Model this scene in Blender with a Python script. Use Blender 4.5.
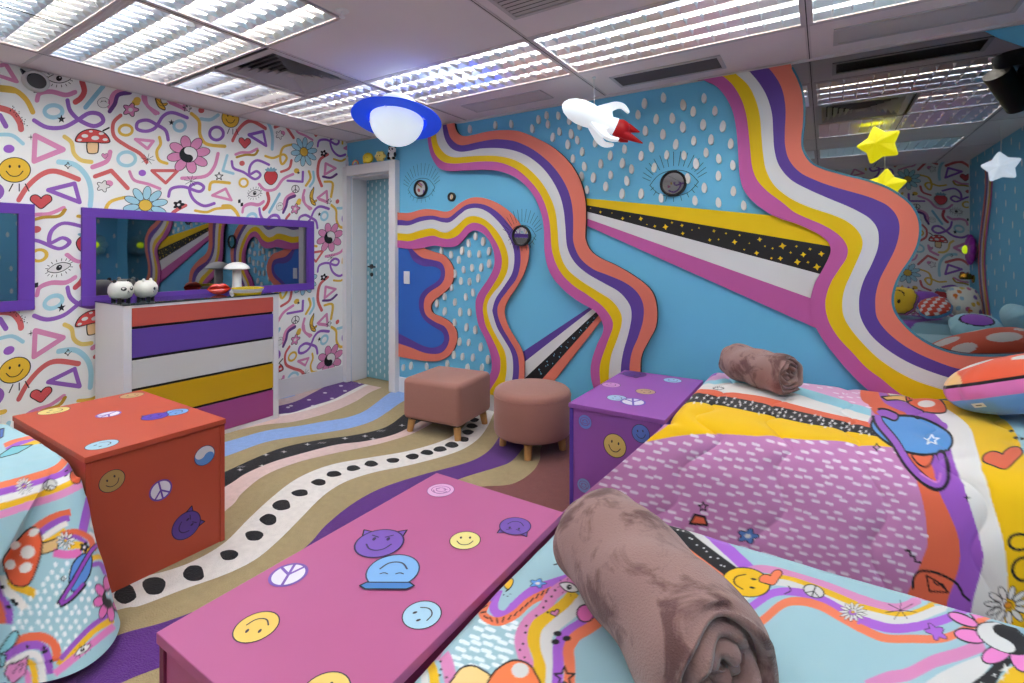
import bpy, math, random
import numpy as np
from mathutils import Vector, Matrix, noise, kdtree
from mathutils.geometry import tessellate_polygon
PI = math.pi
random.seed(7)
for o in list(bpy.data.objects): bpy.data.objects.remove(o, do_unlink=True)
scene = bpy.context.scene
COL = scene.collection
# ---------------------------------------------------------------- camera
YAW = math.radians(32.3); CAMZ = 1.4; FPX = 495.0; HOR = 252.0
cam = bpy.data.cameras.new('camera')
cam.sensor_fit = 'HORIZONTAL'; cam.sensor_width = 36.0
cam.lens = FPX / 1024.0 * 36.0
cam.shift_y = -(341.5 - HOR) / 1024.0
cam.clip_start = 0.02
camo = bpy.data.objects.new('camera', cam); COL.objects.link(camo)
camo.location = (0, 0, CAMZ); camo.rotation_euler = (PI / 2, 0, YAW)
scene.camera = camo
# ---------------------------------------------------------------- world, exposure
w = bpy.data.worlds.new('world'); scene.world = w; w.use_nodes = True
w.node_tree.nodes['Background'].inputs[0].default_value = (0.5, 0.52, 0.55, 1)
w.node_tree.nodes['Background'].inputs[1].default_value = 0.3
vs = scene.view_settings
vs.view_transform = 'Standard'; vs.look = 'None'; vs.gamma = 1.0; vs.use_curve_mapping = False
vs.exposure = 0.0
TUBE = 18.0          # radiance of the fluorescent tubes
# ---------------------------------------------------------------- room numbers (metres)
XL, XR, YB, YR, HC = -4.40, 1.60, 3.60, -1.50, 2.60
FW = np.array([-math.sin(YAW), math.cos(YAW), 0]); RT = np.array([math.cos(YAW), math.sin(YAW), 0])
CP = np.array([0, 0, CAMZ])
def ray(u, v): return FW + RT * ((u - 512) / FPX) + np.array([0, 0, (HOR - v) / FPX])
def on(u, v, ax, val):
    d = ray(u, v); return CP + d * ((val - CP[ax]) / d[ax])
def proj(P):
    P = np.asarray(P, float) - CP; z = P @ FW
    return 512 + FPX * (P @ RT) / z, HOR - FPX * P[..., 2] / z, z
# ---------------------------------------------------------------- materials
def lin(c):
    return tuple(((v / 255) / 12.92 if v / 255 <= 0.04045 else ((v / 255 + 0.055) / 1.055) ** 2.4) for v in c)
_m = {}
def mat(name, rgb, rough=0.55, metal=0.0, spec=0.4, var=0.04, scale=12.0, bump=0.0, bscale=180.0, emit=None, es=0.0, sheen=0.0, coat=0.0):
    key = (name, tuple(rgb))
    if key in _m: return _m[key]
    m = bpy.data.materials.new(name); m.use_nodes = True
    nt = m.node_tree; b = nt.nodes['Principled BSDF']; L = nt.links
    c = lin(rgb)
    b.inputs['Roughness'].default_value = rough; b.inputs['Metallic'].default_value = metal
    b.inputs['Specular IOR Level'].default_value = spec
    b.inputs['Sheen Weight'].default_value = sheen
    b.inputs['Coat Weight'].default_value = coat; b.inputs['Coat Roughness'].default_value = 0.05
    b.inputs['Base Color'].default_value = (*c, 1)
    if var > 0 or bump > 0:
        tc = nt.nodes.new('ShaderNodeTexCoord')
    if var > 0:
        n = nt.nodes.new('ShaderNodeTexNoise'); n.inputs['Scale'].default_value = scale; n.inputs['Detail'].default_value = 4
        L.new(tc.outputs['Object'], n.inputs['Vector'])
        mx = nt.nodes.new('ShaderNodeMix'); mx.data_type = 'RGBA'
        mx.inputs['A'].default_value = (*[max(0, x * (1 - var)) for x in c], 1)
        mx.inputs['B'].default_value = (*[min(1, x * (1 + var)) for x in c], 1)
        L.new(n.outputs['Fac'], mx.inputs['Factor']); L.new(mx.outputs['Result'], b.inputs['Base Color'])
    if bump > 0:
        n2 = nt.nodes.new('ShaderNodeTexNoise'); n2.inputs['Scale'].default_value = bscale; n2.inputs['Detail'].default_value = 3
        L.new(tc.outputs['Object'], n2.inputs['Vector'])
        bp = nt.nodes.new('ShaderNodeBump'); bp.inputs['Strength'].default_value = bump; bp.inputs['Distance'].default_value = 0.01
        L.new(n2.outputs['Fac'], bp.inputs['Height']); L.new(bp.outputs['Normal'], b.inputs['Normal'])
    if emit is not None:
        b.inputs['Emission Color'].default_value = (*lin(emit), 1); b.inputs['Emission Strength'].default_value = es
    _m[key] = m; return m
def paint(rgb): return mat('paint', rgb, rough=0.5, spec=0.3, var=0.02, scale=6)
def printed(name='printed_fabric', rough=0.85, bump=0.12, bscale=500, sheen=0.15):
    if name in _m: return _m[name]
    m = bpy.data.materials.new(name); m.use_nodes = True
    nt = m.node_tree; b = nt.nodes['Principled BSDF']
    a = nt.nodes.new('ShaderNodeAttribute'); a.attribute_name = 'Col'
    nt.links.new(a.outputs['Color'], b.inputs['Base Color'])
    b.inputs['Roughness'].default_value = rough; b.inputs['Specular IOR Level'].default_value = 0.2; b.inputs['Sheen Weight'].default_value = sheen
    tc = nt.nodes.new('ShaderNodeTexCoord'); n = nt.nodes.new('ShaderNodeTexNoise'); n.inputs['Scale'].default_value = bscale
    nt.links.new(tc.outputs['Object'], n.inputs['Vector'])
    bp = nt.nodes.new('ShaderNodeBump'); bp.inputs['Strength'].default_value = bump; bp.inputs['Distance'].default_value = 0.004
    nt.links.new(n.outputs['Fac'], bp.inputs['Height']); nt.links.new(bp.outputs['Normal'], b.inputs['Normal'])
    _m[name] = m; return m
# ---------------------------------------------------------------- things and parts
def tag(o, label=None, cat=None, group=None, kind=None):
    if label: o['label'] = label
    if cat: o['category'] = cat
    if group: o['group'] = group
    if kind: o['kind'] = kind
    return o
def thing(name, label, cat, loc=(0, 0, 0), rot=(0, 0, 0), group=None):
    o = bpy.data.objects.new(name, None); COL.objects.link(o)
    o.location = loc; o.rotation_euler = rot; o.empty_display_size = 0.1
    return tag(o, label, cat, group)
class MB:
    """collects faces with materials and links them as one mesh object"""
    def __init__(s): s.v = []; s.f = []; s.fm = []; s.mats = []
    def mi(s, m):
        if m not in s.mats: s.mats.append(m)
        return s.mats.index(m)
    def add(s, vs, fs, m):
        o = len(s.v); k = s.mi(m)
        s.v.extend([tuple(map(float, p)) for p in vs])
        for f in fs: s.f.append([i + o for i in f]); s.fm.append(k)
        return s
    def box(s, a, b, m, skip=()):
        x0, y0, z0 = a; x1, y1, z1 = b
        V = [(x0, y0, z0), (x1, y0, z0), (x1, y1, z0), (x0, y1, z0), (x0, y0, z1), (x1, y0, z1), (x1, y1, z1), (x0, y1, z1)]
        F = {'b': (3, 2, 1, 0), 't': (4, 5, 6, 7), 'f': (0, 1, 5, 4), 'k': (2, 3, 7, 6), 'l': (3, 0, 4, 7), 'r': (1, 2, 6, 5)}
        return s.add(V, [F[k] for k in F if k not in skip], m)
    def tube(s, pts, r, m, n=10, cap=True, rs=None):
        pts = [Vector(p) for p in pts]; N = len(pts); V = []; F = []
        up = None
        for i, p in enumerate(pts):
            t = (pts[min(i + 1, N - 1)] - pts[max(i - 1, 0)]).normalized()
            if up is None:
                up = Vector((0, 0, 1)) if abs(t.z) < 0.9 else Vector((1, 0, 0))
            a = (up - t * up.dot(t)).normalized(); b = t.cross(a); up = a
            rr = rs[i] if rs else r
            for k in range(n):
                g = 2 * PI * k / n; V.append(p + a * (rr * math.cos(g)) + b * (rr * math.sin(g)))
        for i in range(N - 1):
            for k in range(n):
                k2 = (k + 1) % n; F.append((i * n + k, i * n + k2, (i + 1) * n + k2, (i + 1) * n + k))
        if cap: F.append(tuple(range(n))[::-1]); F.append(tuple(range((N - 1) * n, N * n)))
        return s.add(V, F, m)
    def lathe(s, prof, m, n=32, c=(0, 0, 0), ax='z'):
        V = []; F = []
        for (r, z) in prof:
            for k in range(n):
                g = 2 * PI * k / n; p = (r * math.cos(g), r * math.sin(g), z)
                if ax == 'x': p = (p[2], p[0], p[1])
                if ax == 'y': p = (p[0], p[2], p[1])
                V.append((p[0] + c[0], p[1] + c[1], p[2] + c[2]))
        for i in range(len(prof) - 1):
            for k in range(n):
                k2 = (k + 1) % n; F.append((i * n + k, i * n + k2, (i + 1) * n + k2, (i + 1) * n + k))
        if prof[0][0] > 1e-6: F.append(tuple(range(n))[::-1])
        if prof[-1][0] > 1e-6: F.append(tuple(range((len(prof) - 1) * n, len(prof) * n)))
        return s.add(V, F, m)
    def ball(s, c, r, m, n=20, k=12):
        rx, ry, rz = r if hasattr(r, '__len__') else (r, r, r)
        V = []; F = []
        for i in range(k + 1):
            a = -PI / 2 + PI * i / k
            for j in range(n):
                g = 2 * PI * j / n
                V.append((c[0] + rx * math.cos(a) * math.cos(g), c[1] + ry * math.cos(a) * math.sin(g), c[2] + rz * math.sin(a)))
        for i in range(k):
            for j in range(n):
                j2 = (j + 1) % n; F.append((i * n + j, i * n + j2, (i + 1) * n + j2, (i + 1) * n + j))
        return s.add(V, F, m)
    def prism(s, out, fn, d0, d1, m, side=None):
        """2-D outline, fn(x, y, depth) -> point; d0 back, d1 front"""
        n = len(out); side = side or m
        A = [fn(p[0], p[1], d0) for p in out]; B = [fn(p[0], p[1], d1) for p in out]
        s.add(B, [tuple(range(n))], m); s.add(A, [tuple(range(n))[::-1]], side)
        s.add(A + B, [(i, (i + 1) % n, n + (i + 1) % n, n + i) for i in range(n)], side)
        return s
    def build(s, name, parent=None, smooth=False, angle=40, bevel=0, seg=2, off=None, subsurf=0):
        me = bpy.data.meshes.new(name)
        V = s.v if off is None else [(x - off[0], y - off[1], z - off[2]) for x, y, z in s.v]
        me.from_pydata(V, [], s.f); me.update()
        for m in s.mats: me.materials.append(m)
        me.polygons.foreach_set('material_index', s.fm)
        if smooth:
            me.polygons.foreach_set('use_smooth', [True] * len(s.f))
            if angle < 180: me.set_sharp_from_angle(angle=math.radians(angle))
        o = bpy.data.objects.new(name, me); COL.objects.link(o)
        if parent is not None: o.parent = parent
        if bevel:
            b = o.modifiers.new('bevel', 'BEVEL'); b.width = bevel; b.segments = seg; b.limit_method = 'ANGLE'; b.angle_limit = math.radians(50)
        if subsurf:
            b = o.modifiers.new('sub', 'SUBSURF'); b.levels = subsurf; b.render_levels = subsurf
        return o
def struct(o): o['kind'] = 'structure'; return o
def copy_tree(o, parent=None):
    c = o.copy(); COL.objects.link(c); c.parent = parent
    for ch in list(o.children): copy_tree(ch, c)
    return c
# ---------------------------------------------------------------- 2-D drawing kit
def smooth_curve(p, k=5, closed=False):
    p = [np.array(q, float) for q in p]; n = len(p)
    if n < 3: return p
    out = []
    for i in range(n if closed else n - 1):
        g = (lambda j: p[j % n]) if closed else (lambda j: p[min(max(j, 0), n - 1)])
        a, b, c, d = g(i - 1), g(i), g(i + 1), g(i + 2)
        for q in range(k):
            t = q / k
            out.append(0.5 * (2 * b + (c - a) * t + (2 * a - 5 * b + 4 * c - d) * t * t + (3 * b - a - 3 * c + d) * t ** 3))
    if not closed: out.append(p[-1])
    return out
class Cv:
    """shapes as convex pieces (points, colour, layer); y is up unless f = -1 (image space)"""
    def __init__(s, it=None, M=None, f=1, base=0): s.it = [] if it is None else it; s.M = np.eye(3) if M is None else M; s.f = f; s.base = base
    def zoom(s, x0, y0, sc): return Cv(s.it, s.M @ np.array([[sc, 0, x0], [0, sc, y0], [0, 0, 1.0]]), -1, s.base)
    def at(s, x, y, sx=1, sy=None, rot=0, layer=0):
        sy = sx if sy is None else sy
        c, n = math.cos(math.radians(rot)), math.sin(math.radians(rot))
        T = np.array([[1, 0, x], [0, 1, y], [0, 0, 1.0]]); F = np.diag([1, s.f, 1.0])
        R = np.array([[c, -n, 0], [n, c, 0], [0, 0, 1]]); S = np.diag([sx, sy, 1.0])
        return Cv(s.it, s.M @ T @ F @ R @ S, 1, s.base + layer)
    def add(s, pts, col, layer=0):
        P = np.array([(p[0], p[1], 1.0) for p in pts]) @ s.M.T
        s.it.append((P[:, :2], col, layer + s.base))
    def disc(s, x, y, rx, ry, col, layer=0, rot=0, n=20):
        c, q = math.cos(math.radians(rot)), math.sin(math.radians(rot))
        s.add([(x + rx * math.cos(g) * c - ry * math.sin(g) * q, y + rx * math.cos(g) * q + ry * math.sin(g) * c) for g in [2 * PI * k / n for k in range(n)]], col, layer)
    def stroke(s, pts, wd, col, layer=0, closed=False, sm=True, cap=True, k=5, w1=None):
        p = smooth_curve(pts, k, closed) if sm else [np.array(q, float) for q in pts]
        n = len(p); L = []
        if not sm and n <= 12:       # straight-sided: one bar per side, round joints
            for i in range(n if closed else n - 1):
                a, b = p[i], p[(i + 1) % n]; t = (b - a) / (np.hypot(*(b - a)) + 1e-9); nn = np.array([-t[1], t[0]]) * wd / 2
                s.add([a + nn, b + nn, b - nn, a - nn], col, layer)
            for q in (p if closed or cap else p[1:-1]): s.disc(q[0], q[1], wd / 2, wd / 2, col, layer, n=10)
            return
        for i in range(n):
            if closed: t = p[(i + 1) % n] - p[i - 1]
            else: t = p[min(i + 1, n - 1)] - p[max(i - 1, 0)]
            t = t / (np.hypot(*t) + 1e-9); nn = np.array([-t[1], t[0]])
            ww = wd if w1 is None else wd + (w1 - wd) * i / (n - 1)
            L.append((p[i] + nn * ww / 2, p[i] - nn * ww / 2))
        for i in range(n if closed else n - 1):
            a, b = L[i]; c, d = L[(i + 1) % n]; s.add([a, b, d, c], col, layer)
        if cap and not closed:
            for e in (p[0], p[-1]): s.disc(e[0], e[1], wd / 2, wd / 2, col, layer, n=12)
    def poly(s, pts, col, layer=0, sm=False, line=0, lcol=(25, 25, 28), k=5):
        p = smooth_curve(pts, k, True) if sm else [np.array(q, float) for q in pts]
        for t in tessellate_polygon([[Vector((q[0], q[1], 0)) for q in p]]): s.add([p[i] for i in t], col, layer)
        if line: s.stroke(p, line, lcol, layer + 1, closed=True, sm=False)
    def ring(s, x, y, rx, ry, wd, col, layer=0, rot=0, n=28):
        c, q = math.cos(math.radians(rot)), math.sin(math.radians(rot))
        s.stroke([(x + rx * math.cos(g) * c - ry * math.sin(g) * q, y + rx * math.cos(g) * q + ry * math.sin(g) * c) for g in [2 * PI * k / n for k in range(n)]], wd, col, layer, closed=True, sm=False)
    def band(s, A, B, col, layer=0, k=5):
        """area between two traced curves with the same number of points"""
        a = smooth_curve(A, k); b = smooth_curve(B, k)
        for i in range(len(a) - 1): s.add([a[i], b[i], b[i + 1], a[i + 1]], col, layer)
BLK = (28, 27, 30); WHT = (232, 229, 226)
# motifs, unit radius about the origin, y up
def m_smile(c, col=(236, 190, 50), ln=BLK, lw=0.07, mood=1, eye=True):
    c.disc(0, 0, 1, 1, col, 0, n=32); c.ring(0, 0, 1, 1, lw, ln, 1)
    c.stroke([(-.52, -.1 * mood), (-.3, -.42 * mood), (0, -.52 * mood), (.3, -.42 * mood), (.52, -.1 * mood)], .07, ln, 1)
    if eye:
        for x in (-.3, .3): c.disc(x, .28, .075, .13, ln, 1, n=10)
    else:
        for x in (-.3, .3): c.stroke([(x - .14, .2), (x, .14), (x + .14, .2)], .05, ln, 1)
def m_devil(c, col=(120, 84, 172), ln=BLK):
    for sgn in (-1, 1): c.poly([(sgn * .85, .35), (sgn * .95, 1.0), (sgn * .4, .8)], col, 0, line=.06)
    m_smile(c.at(0, 0, 1, layer=2), col, ln)
    for sgn in (-1, 1): c.stroke([(sgn * .45, .55), (sgn * .15, .4)], .06, ln, 4)
def m_peace(c, bg=WHT, ln=(120, 80, 170), lw=.13):
    c.disc(0, 0, 1, 1, bg, 0, n=32); c.ring(0, 0, .95, .95, lw, ln, 1)
    c.stroke([(0, .95), (0, -.95)], lw, ln, 1, sm=False)
    for sgn in (-1, 1): c.stroke([(0, 0), (sgn * .68, -.68)], lw, ln, 1, sm=False)
def m_yy(c, a=BLK, b=WHT, line=BLK, lw=.07):
    c.disc(0, 0, 1, 1, b, 0, n=32)
    pts = [(math.cos(g), math.sin(g)) for g in [PI / 2 + PI * k / 16 for k in range(17)]]
    pts += [(.5 * math.cos(g), -.5 + .5 * math.sin(g)) for g in [-PI / 2 + PI * k / 10 for k in range(1, 11)]]
    pts += [(-.5 * math.cos(g), .5 + .5 * math.sin(g)) for g in [-PI / 2 + PI * k / 10 for k in range(1, 10)]]
    c.poly(pts, a, 1)
    c.disc(-.05, .5, .17, .17, b, 2, n=12); c.disc(.05, -.5, .17, .17, a, 2, n=12); c.ring(0, 0, 1, 1, lw, line, 2)
def m_flower(c, pet, n=8, ctr=None, ln=BLK, lw=.05, rc=.38, pw=.3, yy=False):
    pw = min(pw, 2.0 / n)
    for k in range(n):
        g = 2 * PI * k / n + .2; x, y = math.cos(g) * .66, math.sin(g) * .66
        c.disc(x, y, .38, pw, ln, 0, rot=math.degrees(g)); c.disc(x, y, .38 - lw, pw - lw, pet, 1, rot=math.degrees(g))
    if yy: m_yy(c.at(0, 0, rc, layer=2))
    else: c.disc(0, 0, rc, rc, ln, 2); c.disc(0, 0, rc - lw, rc - lw, ctr, 3)
def m_heart(c, col=(214, 88, 92), lw=.1, ln=BLK):
    c.poly([(0, -.9), (-.55, -.4), (-.95, .1), (-.85, .6), (-.45, .75), (-.1, .5), (0, .3), (.1, .5), (.45, .75), (.85, .6), (.95, .1), (.55, -.4)], col, 0, sm=True, line=lw, lcol=ln)
def m_shroom(c, cap=(216, 80, 78), stem=(238, 200, 150)):
    c.poly([(-.28, .05), (-.3, -.7), (-.1, -.85), (.2, -.82), (.32, -.65), (.28, .05)], stem, 0, sm=True, line=.07)
    c.poly([(-1, .1), (-.8, .6), (-.35, .9), (.2, .9), (.75, .6), (1, .05), (.7, -.08), (0, -.02), (-.7, -.02)], cap, 2, sm=True, line=.07)
    for x, y, r in ((-.45, .45, .17), (.15, .3, .2), (.5, .62, .13), (.72, .18, .13), (-.75, .15, .12), (-.1, .78, .1)): c.disc(x, y, r * 1.15, r * .8, WHT, 4, n=14)
def m_eye(c, lw=.07, white=WHT, lash=8):
    c.poly([(-1, 0), (-.5, .38), (0, .48), (.5, .38), (1, 0), (.5, -.35), (0, -.45), (-.5, -.35)], white, 0, sm=True, line=lw)
    c.disc(0, .02, .26, .28, BLK, 2); c.disc(.06, .1, .07, .07, white, 3, n=8)
    for k in range(lash):
        a = PI * (k + .5) / lash
        for sg in (1, -1): c.stroke([(1.0 * math.cos(a), sg * (.58 * math.sin(a) + .08)), (1.18 * math.cos(a), sg * (.78 * math.sin(a) + .1))], .06, BLK, 1, sm=False)
def m_star(c, col=BLK, fill=True, lw=.12, n=5, ri=.42):
    p = [((1 if k % 2 == 0 else ri) * math.cos(PI / 2 + PI * k / n), (1 if k % 2 == 0 else ri) * math.sin(PI / 2 + PI * k / n)) for k in range(2 * n)]
    if fill: c.poly(p, col, 0)
    else: c.stroke(p, lw, col, 0, closed=True, sm=False)
def m_berry(c):
    c.poly([(0, -1), (-.6, -.6), (-.8, .1), (-.5, .6), (0, .7), (.5, .6), (.8, .1), (.55, -.6)], (214, 72, 76), 0, sm=True, line=.08)
    for k in range(5):
        a = PI * (.1 + .2 * k); c.disc(.45 * math.cos(a), .72 + .15 * math.sin(a), .3, .14, (130, 175, 190), 2, rot=math.degrees(a))
def m_banana(c):
    c.poly([(.2, 1), (.0, .85), (-.45, .4), (-.55, -.2), (-.2, -.8), (.4, -1), (.5, -.8), (.15, -.45), (.0, 0), (.15, .5)], (226, 178, 60), 0, sm=True, line=.09)
def m_blossom(c, col, ctr=WHT, lw=.1):
    p = [((.78 + .22 * math.cos(5 * g)) * math.cos(g), (.78 + .22 * math.cos(5 * g)) * math.sin(g)) for g in [2 * PI * k / 40 for k in range(40)]]
    c.poly(p, col, 0, line=lw); c.disc(0, 0, .28, .28, ctr, 2, n=12)
def m_planet(c, body=(96, 150, 215), ringc=(150, 90, 190)):
    c.disc(0, 0, .75, .7, BLK, 0); c.disc(0, 0, .69, .64, body, 1); c.ring(0, 0, 1.15, .33, .2, BLK, 2, rot=-50); c.ring(0, 0, 1.15, .33, .12, ringc, 3, rot=-50)
    m_star(c.at(.2, .15, .2, layer=4), WHT, False, .2)
# ---------------------------------------------------------------- putting drawings on things
def clip_rect(P, x0, y0, x1, y1):
    P = [tuple(p) for p in P]
    for ax, val, sg in ((0, x0, 1), (0, x1, -1), (1, y0, 1), (1, y1, -1)):
        if not P: return P
        out = []
        for i in range(len(P)):
            a, b = P[i - 1], P[i]; da, db = sg * (a[ax] - val), sg * (b[ax] - val)
            if (da >= 0) != (db >= 0):
                t = da / (da - db); out.append(tuple(a[j] + t * (b[j] - a[j]) for j in (0, 1)))
            if db >= 0: out.append(b)
        P = out
    return P
def flat(mb, items, fn, step=0.0005, rect=None, mfn=None, lift=0):
    """lay 2-D pieces on a flat face; fn(x, y, height)"""
    for q, (P, col, ly) in enumerate(items):
        if rect is not None:
            P = clip_rect(P, *rect)
            if len(P) < 3: continue
        mb.add([fn(p[0], p[1], lift + step * (ly + 1 + (q % 90) / 130)) for p in P], [tuple(range(len(P)))], (mfn or paint)(col))
def raster(items, ni, nj, bg, ss=2):
    """paint convex pieces given in grid units (i, j) on an ni x nj grid of colours (linear)"""
    W, H = ni * ss, nj * ss
    im = np.empty((W, H, 3), np.float32); im[:] = lin(bg) if not isinstance(bg, np.ndarray) else np.repeat(np.repeat(bg, ss, 0), ss, 1)
    off = (ss - 1) / 2
    for P, col, ly in sorted(items, key=lambda q: q[2]):
        Q = np.asarray(P) * ss + off
        if not np.isfinite(Q).all(): continue
        i0, j0 = np.maximum(np.floor(Q.min(0)).astype(int), 0); i1, j1 = np.ceil(Q.max(0)).astype(int) + 1
        i1 = min(i1, W); j1 = min(j1, H)
        if i1 <= i0 or j1 <= j0: continue
        I, J = np.meshgrid(np.arange(i0, i1), np.arange(j0, j1), indexing='ij')
        pos = np.ones(I.shape, bool); neg = np.ones(I.shape, bool)
        for k in range(len(Q)):
            a, b = Q[k - 1], Q[k]; cr = (b[0] - a[0]) * (J - a[1]) - (b[1] - a[1]) * (I - a[0])
            pos &= cr >= -1e-6; neg &= cr <= 1e-6
        im[i0:i1, j0:j1][pos | neg] = lin(col)
    return im.reshape(ni, ss, nj, ss, 3).mean((1, 3))
class PixMap:
    """finds the grid position (i, j) of a cloth surface that the photograph shows at a pixel"""
    def __init__(s, G):
        s.G = G; u, v, z = proj(G); s.u, s.v = u, v
        di = np.gradient(G, axis=0); dj = np.gradient(G, axis=1); n = np.cross(di, dj)
        f = np.einsum('ijk,ijk->ij', n, CP - G)
        if np.median(f) < 0: f = -f
        ok = (f > 0) & (z > 0.1) & (u > -500) & (u < 1500) & (v < 1300)
        idx = np.argwhere(ok); st = max(1, len(idx) // 60000); idx = idx[::st]
        s.kd = kdtree.KDTree(len(idx))
        for k, (i, j) in enumerate(idx): s.kd.insert((u[i, j], v[i, j], 0), k)
        s.kd.balance(); s.idx = idx; s.c = {}
    def __call__(s, x, y):
        key = (round(x, 2), round(y, 2))
        if key in s.c: return s.c[key]
        _, k, d = s.kd.find((x, y, 0)); i, j = s.idx[k]
        i = float(i); j = float(j)
        for _ in range(3):
            a = int(min(max(round(i), 1), s.G.shape[0] - 2)); b = int(min(max(round(j), 1), s.G.shape[1] - 2))
            J = np.array([[(s.u[a + 1, b] - s.u[a - 1, b]) / 2, (s.u[a, b + 1] - s.u[a, b - 1]) / 2], [(s.v[a + 1, b] - s.v[a - 1, b]) / 2, (s.v[a, b + 1] - s.v[a, b - 1]) / 2]])
            if abs(np.linalg.det(J)) < 0.05: break
            dl = np.linalg.solve(J, [x - s.u[a, b], y - s.v[a, b]])
            i, j = a + np.clip(dl[0], -6, 6), b + np.clip(dl[1], -6, 6)
        s.c[key] = (i, j); return i, j
    def items(s, it): return [(np.array([s(*p) for p in P]), col, ly) for P, col, ly in it]
def grid_mesh(name, G, colr, m, parent=None, close=None):
    ni, nj = G.shape[:2]; me = bpy.data.meshes.new(name)
    V = G.reshape(-1, 3); I, J = np.meshgrid(np.arange(ni - 1), np.arange(nj - 1), indexing='ij')
    a = (I * nj + J).ravel(); F = np.stack([a, a + nj, a + nj + 1, a + 1], 1)
    me.vertices.add(len(V)); me.vertices.foreach_set('co', V.astype(np.float32).ravel())
    me.loops.add(F.size); me.loops.foreach_set('vertex_index', F.astype(np.int32).ravel())
    me.polygons.add(len(F)); me.polygons.foreach_set('loop_start', np.arange(0, F.size, 4, dtype=np.int32))
    me.polygons.foreach_set('use_smooth', np.ones(len(F), bool))
    me.update(calc_edges=True); me.validate()
    if colr is not None:
        at = me.color_attributes.new('Col', 'FLOAT_COLOR', 'POINT')
        at.data.foreach_set('color', np.concatenate([colr.reshape(-1, 3), np.ones((len(V), 1))], 1).astype(np.float32).ravel())
    me.materials.append(m)
    o = bpy.data.objects.new(name, me); COL.objects.link(o)
    if parent is not None: o.parent = parent
    return o
# ================================================================ THE SETTING: floor
TAN = (166, 148, 108); CPUR = (92, 46, 126); CWHT = (226, 220, 214); CPNK = (216, 188, 182); CBLU = (138, 170, 224); CBLK = (26, 26, 30); CMAU = (128, 76, 72)
def carpet(c): return mat('carpet_pile', c, rough=1.0, spec=0.05, var=0.16, scale=26, bump=0.5, bscale=170, sheen=0.2)
fb = MB(); fb.box((XL - .1, YR - .1, -.08), (XR + .1, YB + .25, 0), carpet(TAN))
fc = Cv(f=-1)
K = lambda p: smooth_curve(p, 5)
def between(A, B, col, ly=0): fc.poly(K(A) + K(B)[::-1], col, ly)
pur_u = [(-60, 470), (120, 436), (230, 415), (276.4, 406.4), (296.6, 401.1), (314.2, 392.3), (328.2, 385.3), (344, 381.3), (359.8, 377.1), (373, 374), (400, 368)]
pur_l = [(-60, 485), (120, 447), (230, 424), (276.4, 414.7), (293.1, 412.5), (314.2, 405.5), (333.5, 399.4), (349.3, 391.5), (363.4, 384.8), (380.9, 379.5), (402, 372)]
wh_l = [(-60, 489), (120, 450), (230, 427), (276.4, 417.2), (308.9, 409.9), (335.3, 401.1), (352.8, 393.2), (366.9, 385.8), (386.2, 380.4), (404, 375)]
pk_l = [(-60, 500), (120, 458), (230, 432), (265, 424.8), (291.3, 422.2), (317.7, 416.1), (338.8, 409), (356.3, 401.1), (370.4, 392.3), (386.2, 386), (404, 380)]
bl_u = [(-60, 560), (60, 500), (150, 462), (225.8, 441.9), (265, 431), (300.1, 425.7), (324.7, 421.3), (345.8, 417.8), (363.4, 411.7), (377.4, 402), (387.9, 394.1), (404, 384)]
bl_l = [(-60, 600), (60, 530), (150, 482), (225.8, 456.4), (265, 442.4), (300.1, 436.3), (335.3, 431), (356.3, 426.6), (373.9, 420.4), (387.9, 411.7), (402, 402), (425, 390)]
bk_u = [(-60, 640), (60, 560), (150, 505), (225.8, 471.5), (248.3, 461.2), (273.8, 450.6), (296.6, 444.2), (326.5, 438.9), (352.8, 435.4), (377.4, 430.1), (391.5, 424), (405.5, 413.4), (425, 402), (445, 392)]
bk_l = [(-60, 680), (60, 590), (150, 530), (225.1, 487), (245.1, 474.1), (270.9, 462.8), (296.6, 455), (335.3, 445), (363.4, 441.5), (391.5, 435.4), (412, 426), (440, 410), (462, 395)]
p2_l = [(-60, 730), (60, 630), (150, 562), (225.1, 511.1), (241.9, 493.4), (264.4, 475.7), (296.6, 462.8), (335.3, 453.2), (374, 445.1), (406.2, 436), (425.7, 427), (450, 412), (474, 396)]
wt_u = [(-150, 690), (0, 615), (116.4, 583.4), (170, 570), (200, 557.9), (225.8, 541.7), (248.3, 519.2), (270.9, 498.3), (296.6, 478.9), (328.9, 465.4), (367.5, 458), (406.2, 451.5), (440, 441.9), (457.3, 432.7), (468, 421), (478, 405), (484, 395)]
wt_l = [(-150, 730), (0, 648), (115, 611), (140, 606), (185, 589), (225.8, 574.5), (254.8, 560), (277.3, 541.7), (299.9, 519.2), (322.4, 496.6), (345, 482.1), (374, 472.5), (406.2, 466), (442, 456.8), (463.7, 448.9), (478.1, 439), (487.1, 427.3), (494, 412), (499, 398)]
pl_u = [(-150, 760), (0, 680), (104.7, 640.5), (130, 631.5), (165.2, 622), (215, 603), (265, 577), (306.3, 546.6), (325.6, 525.6), (351.4, 504.7), (380.4, 488.6), (419, 475.7), (460, 464.8), (478.1, 458), (490.7, 448.9), (500, 436), (512, 420), (520, 400)]
pl_l = [(-150, 830), (0, 740), (121.4, 683), (153.5, 670), (230, 640), (300, 600), (345, 565), (375, 535), (405, 508), (435, 490), (462.3, 478), (495.6, 467.8), (510.4, 462), (521, 451), (530, 438), (538, 420), (546, 400)]
mv = [(-100, 1000), (130, 820), (300, 690), (370, 600), (410, 545), (440, 512), (472, 489), (510.4, 484.5), (531, 473), (539.5, 460.5), (541, 448), (549, 428), (558, 400)]
between([(-60, 452), (120, 425), (276.4, 397.5), (296, 392), (307, 389.8)], [(-60, 457), (120, 428), (276.4, 400), (296, 394), (307, 390.2)], CBLU)
between([(-60, 457), (120, 428), (276.4, 400), (296, 394), (307, 390.2), (330, 384), (345, 378)], pur_u, CPNK)
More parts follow.
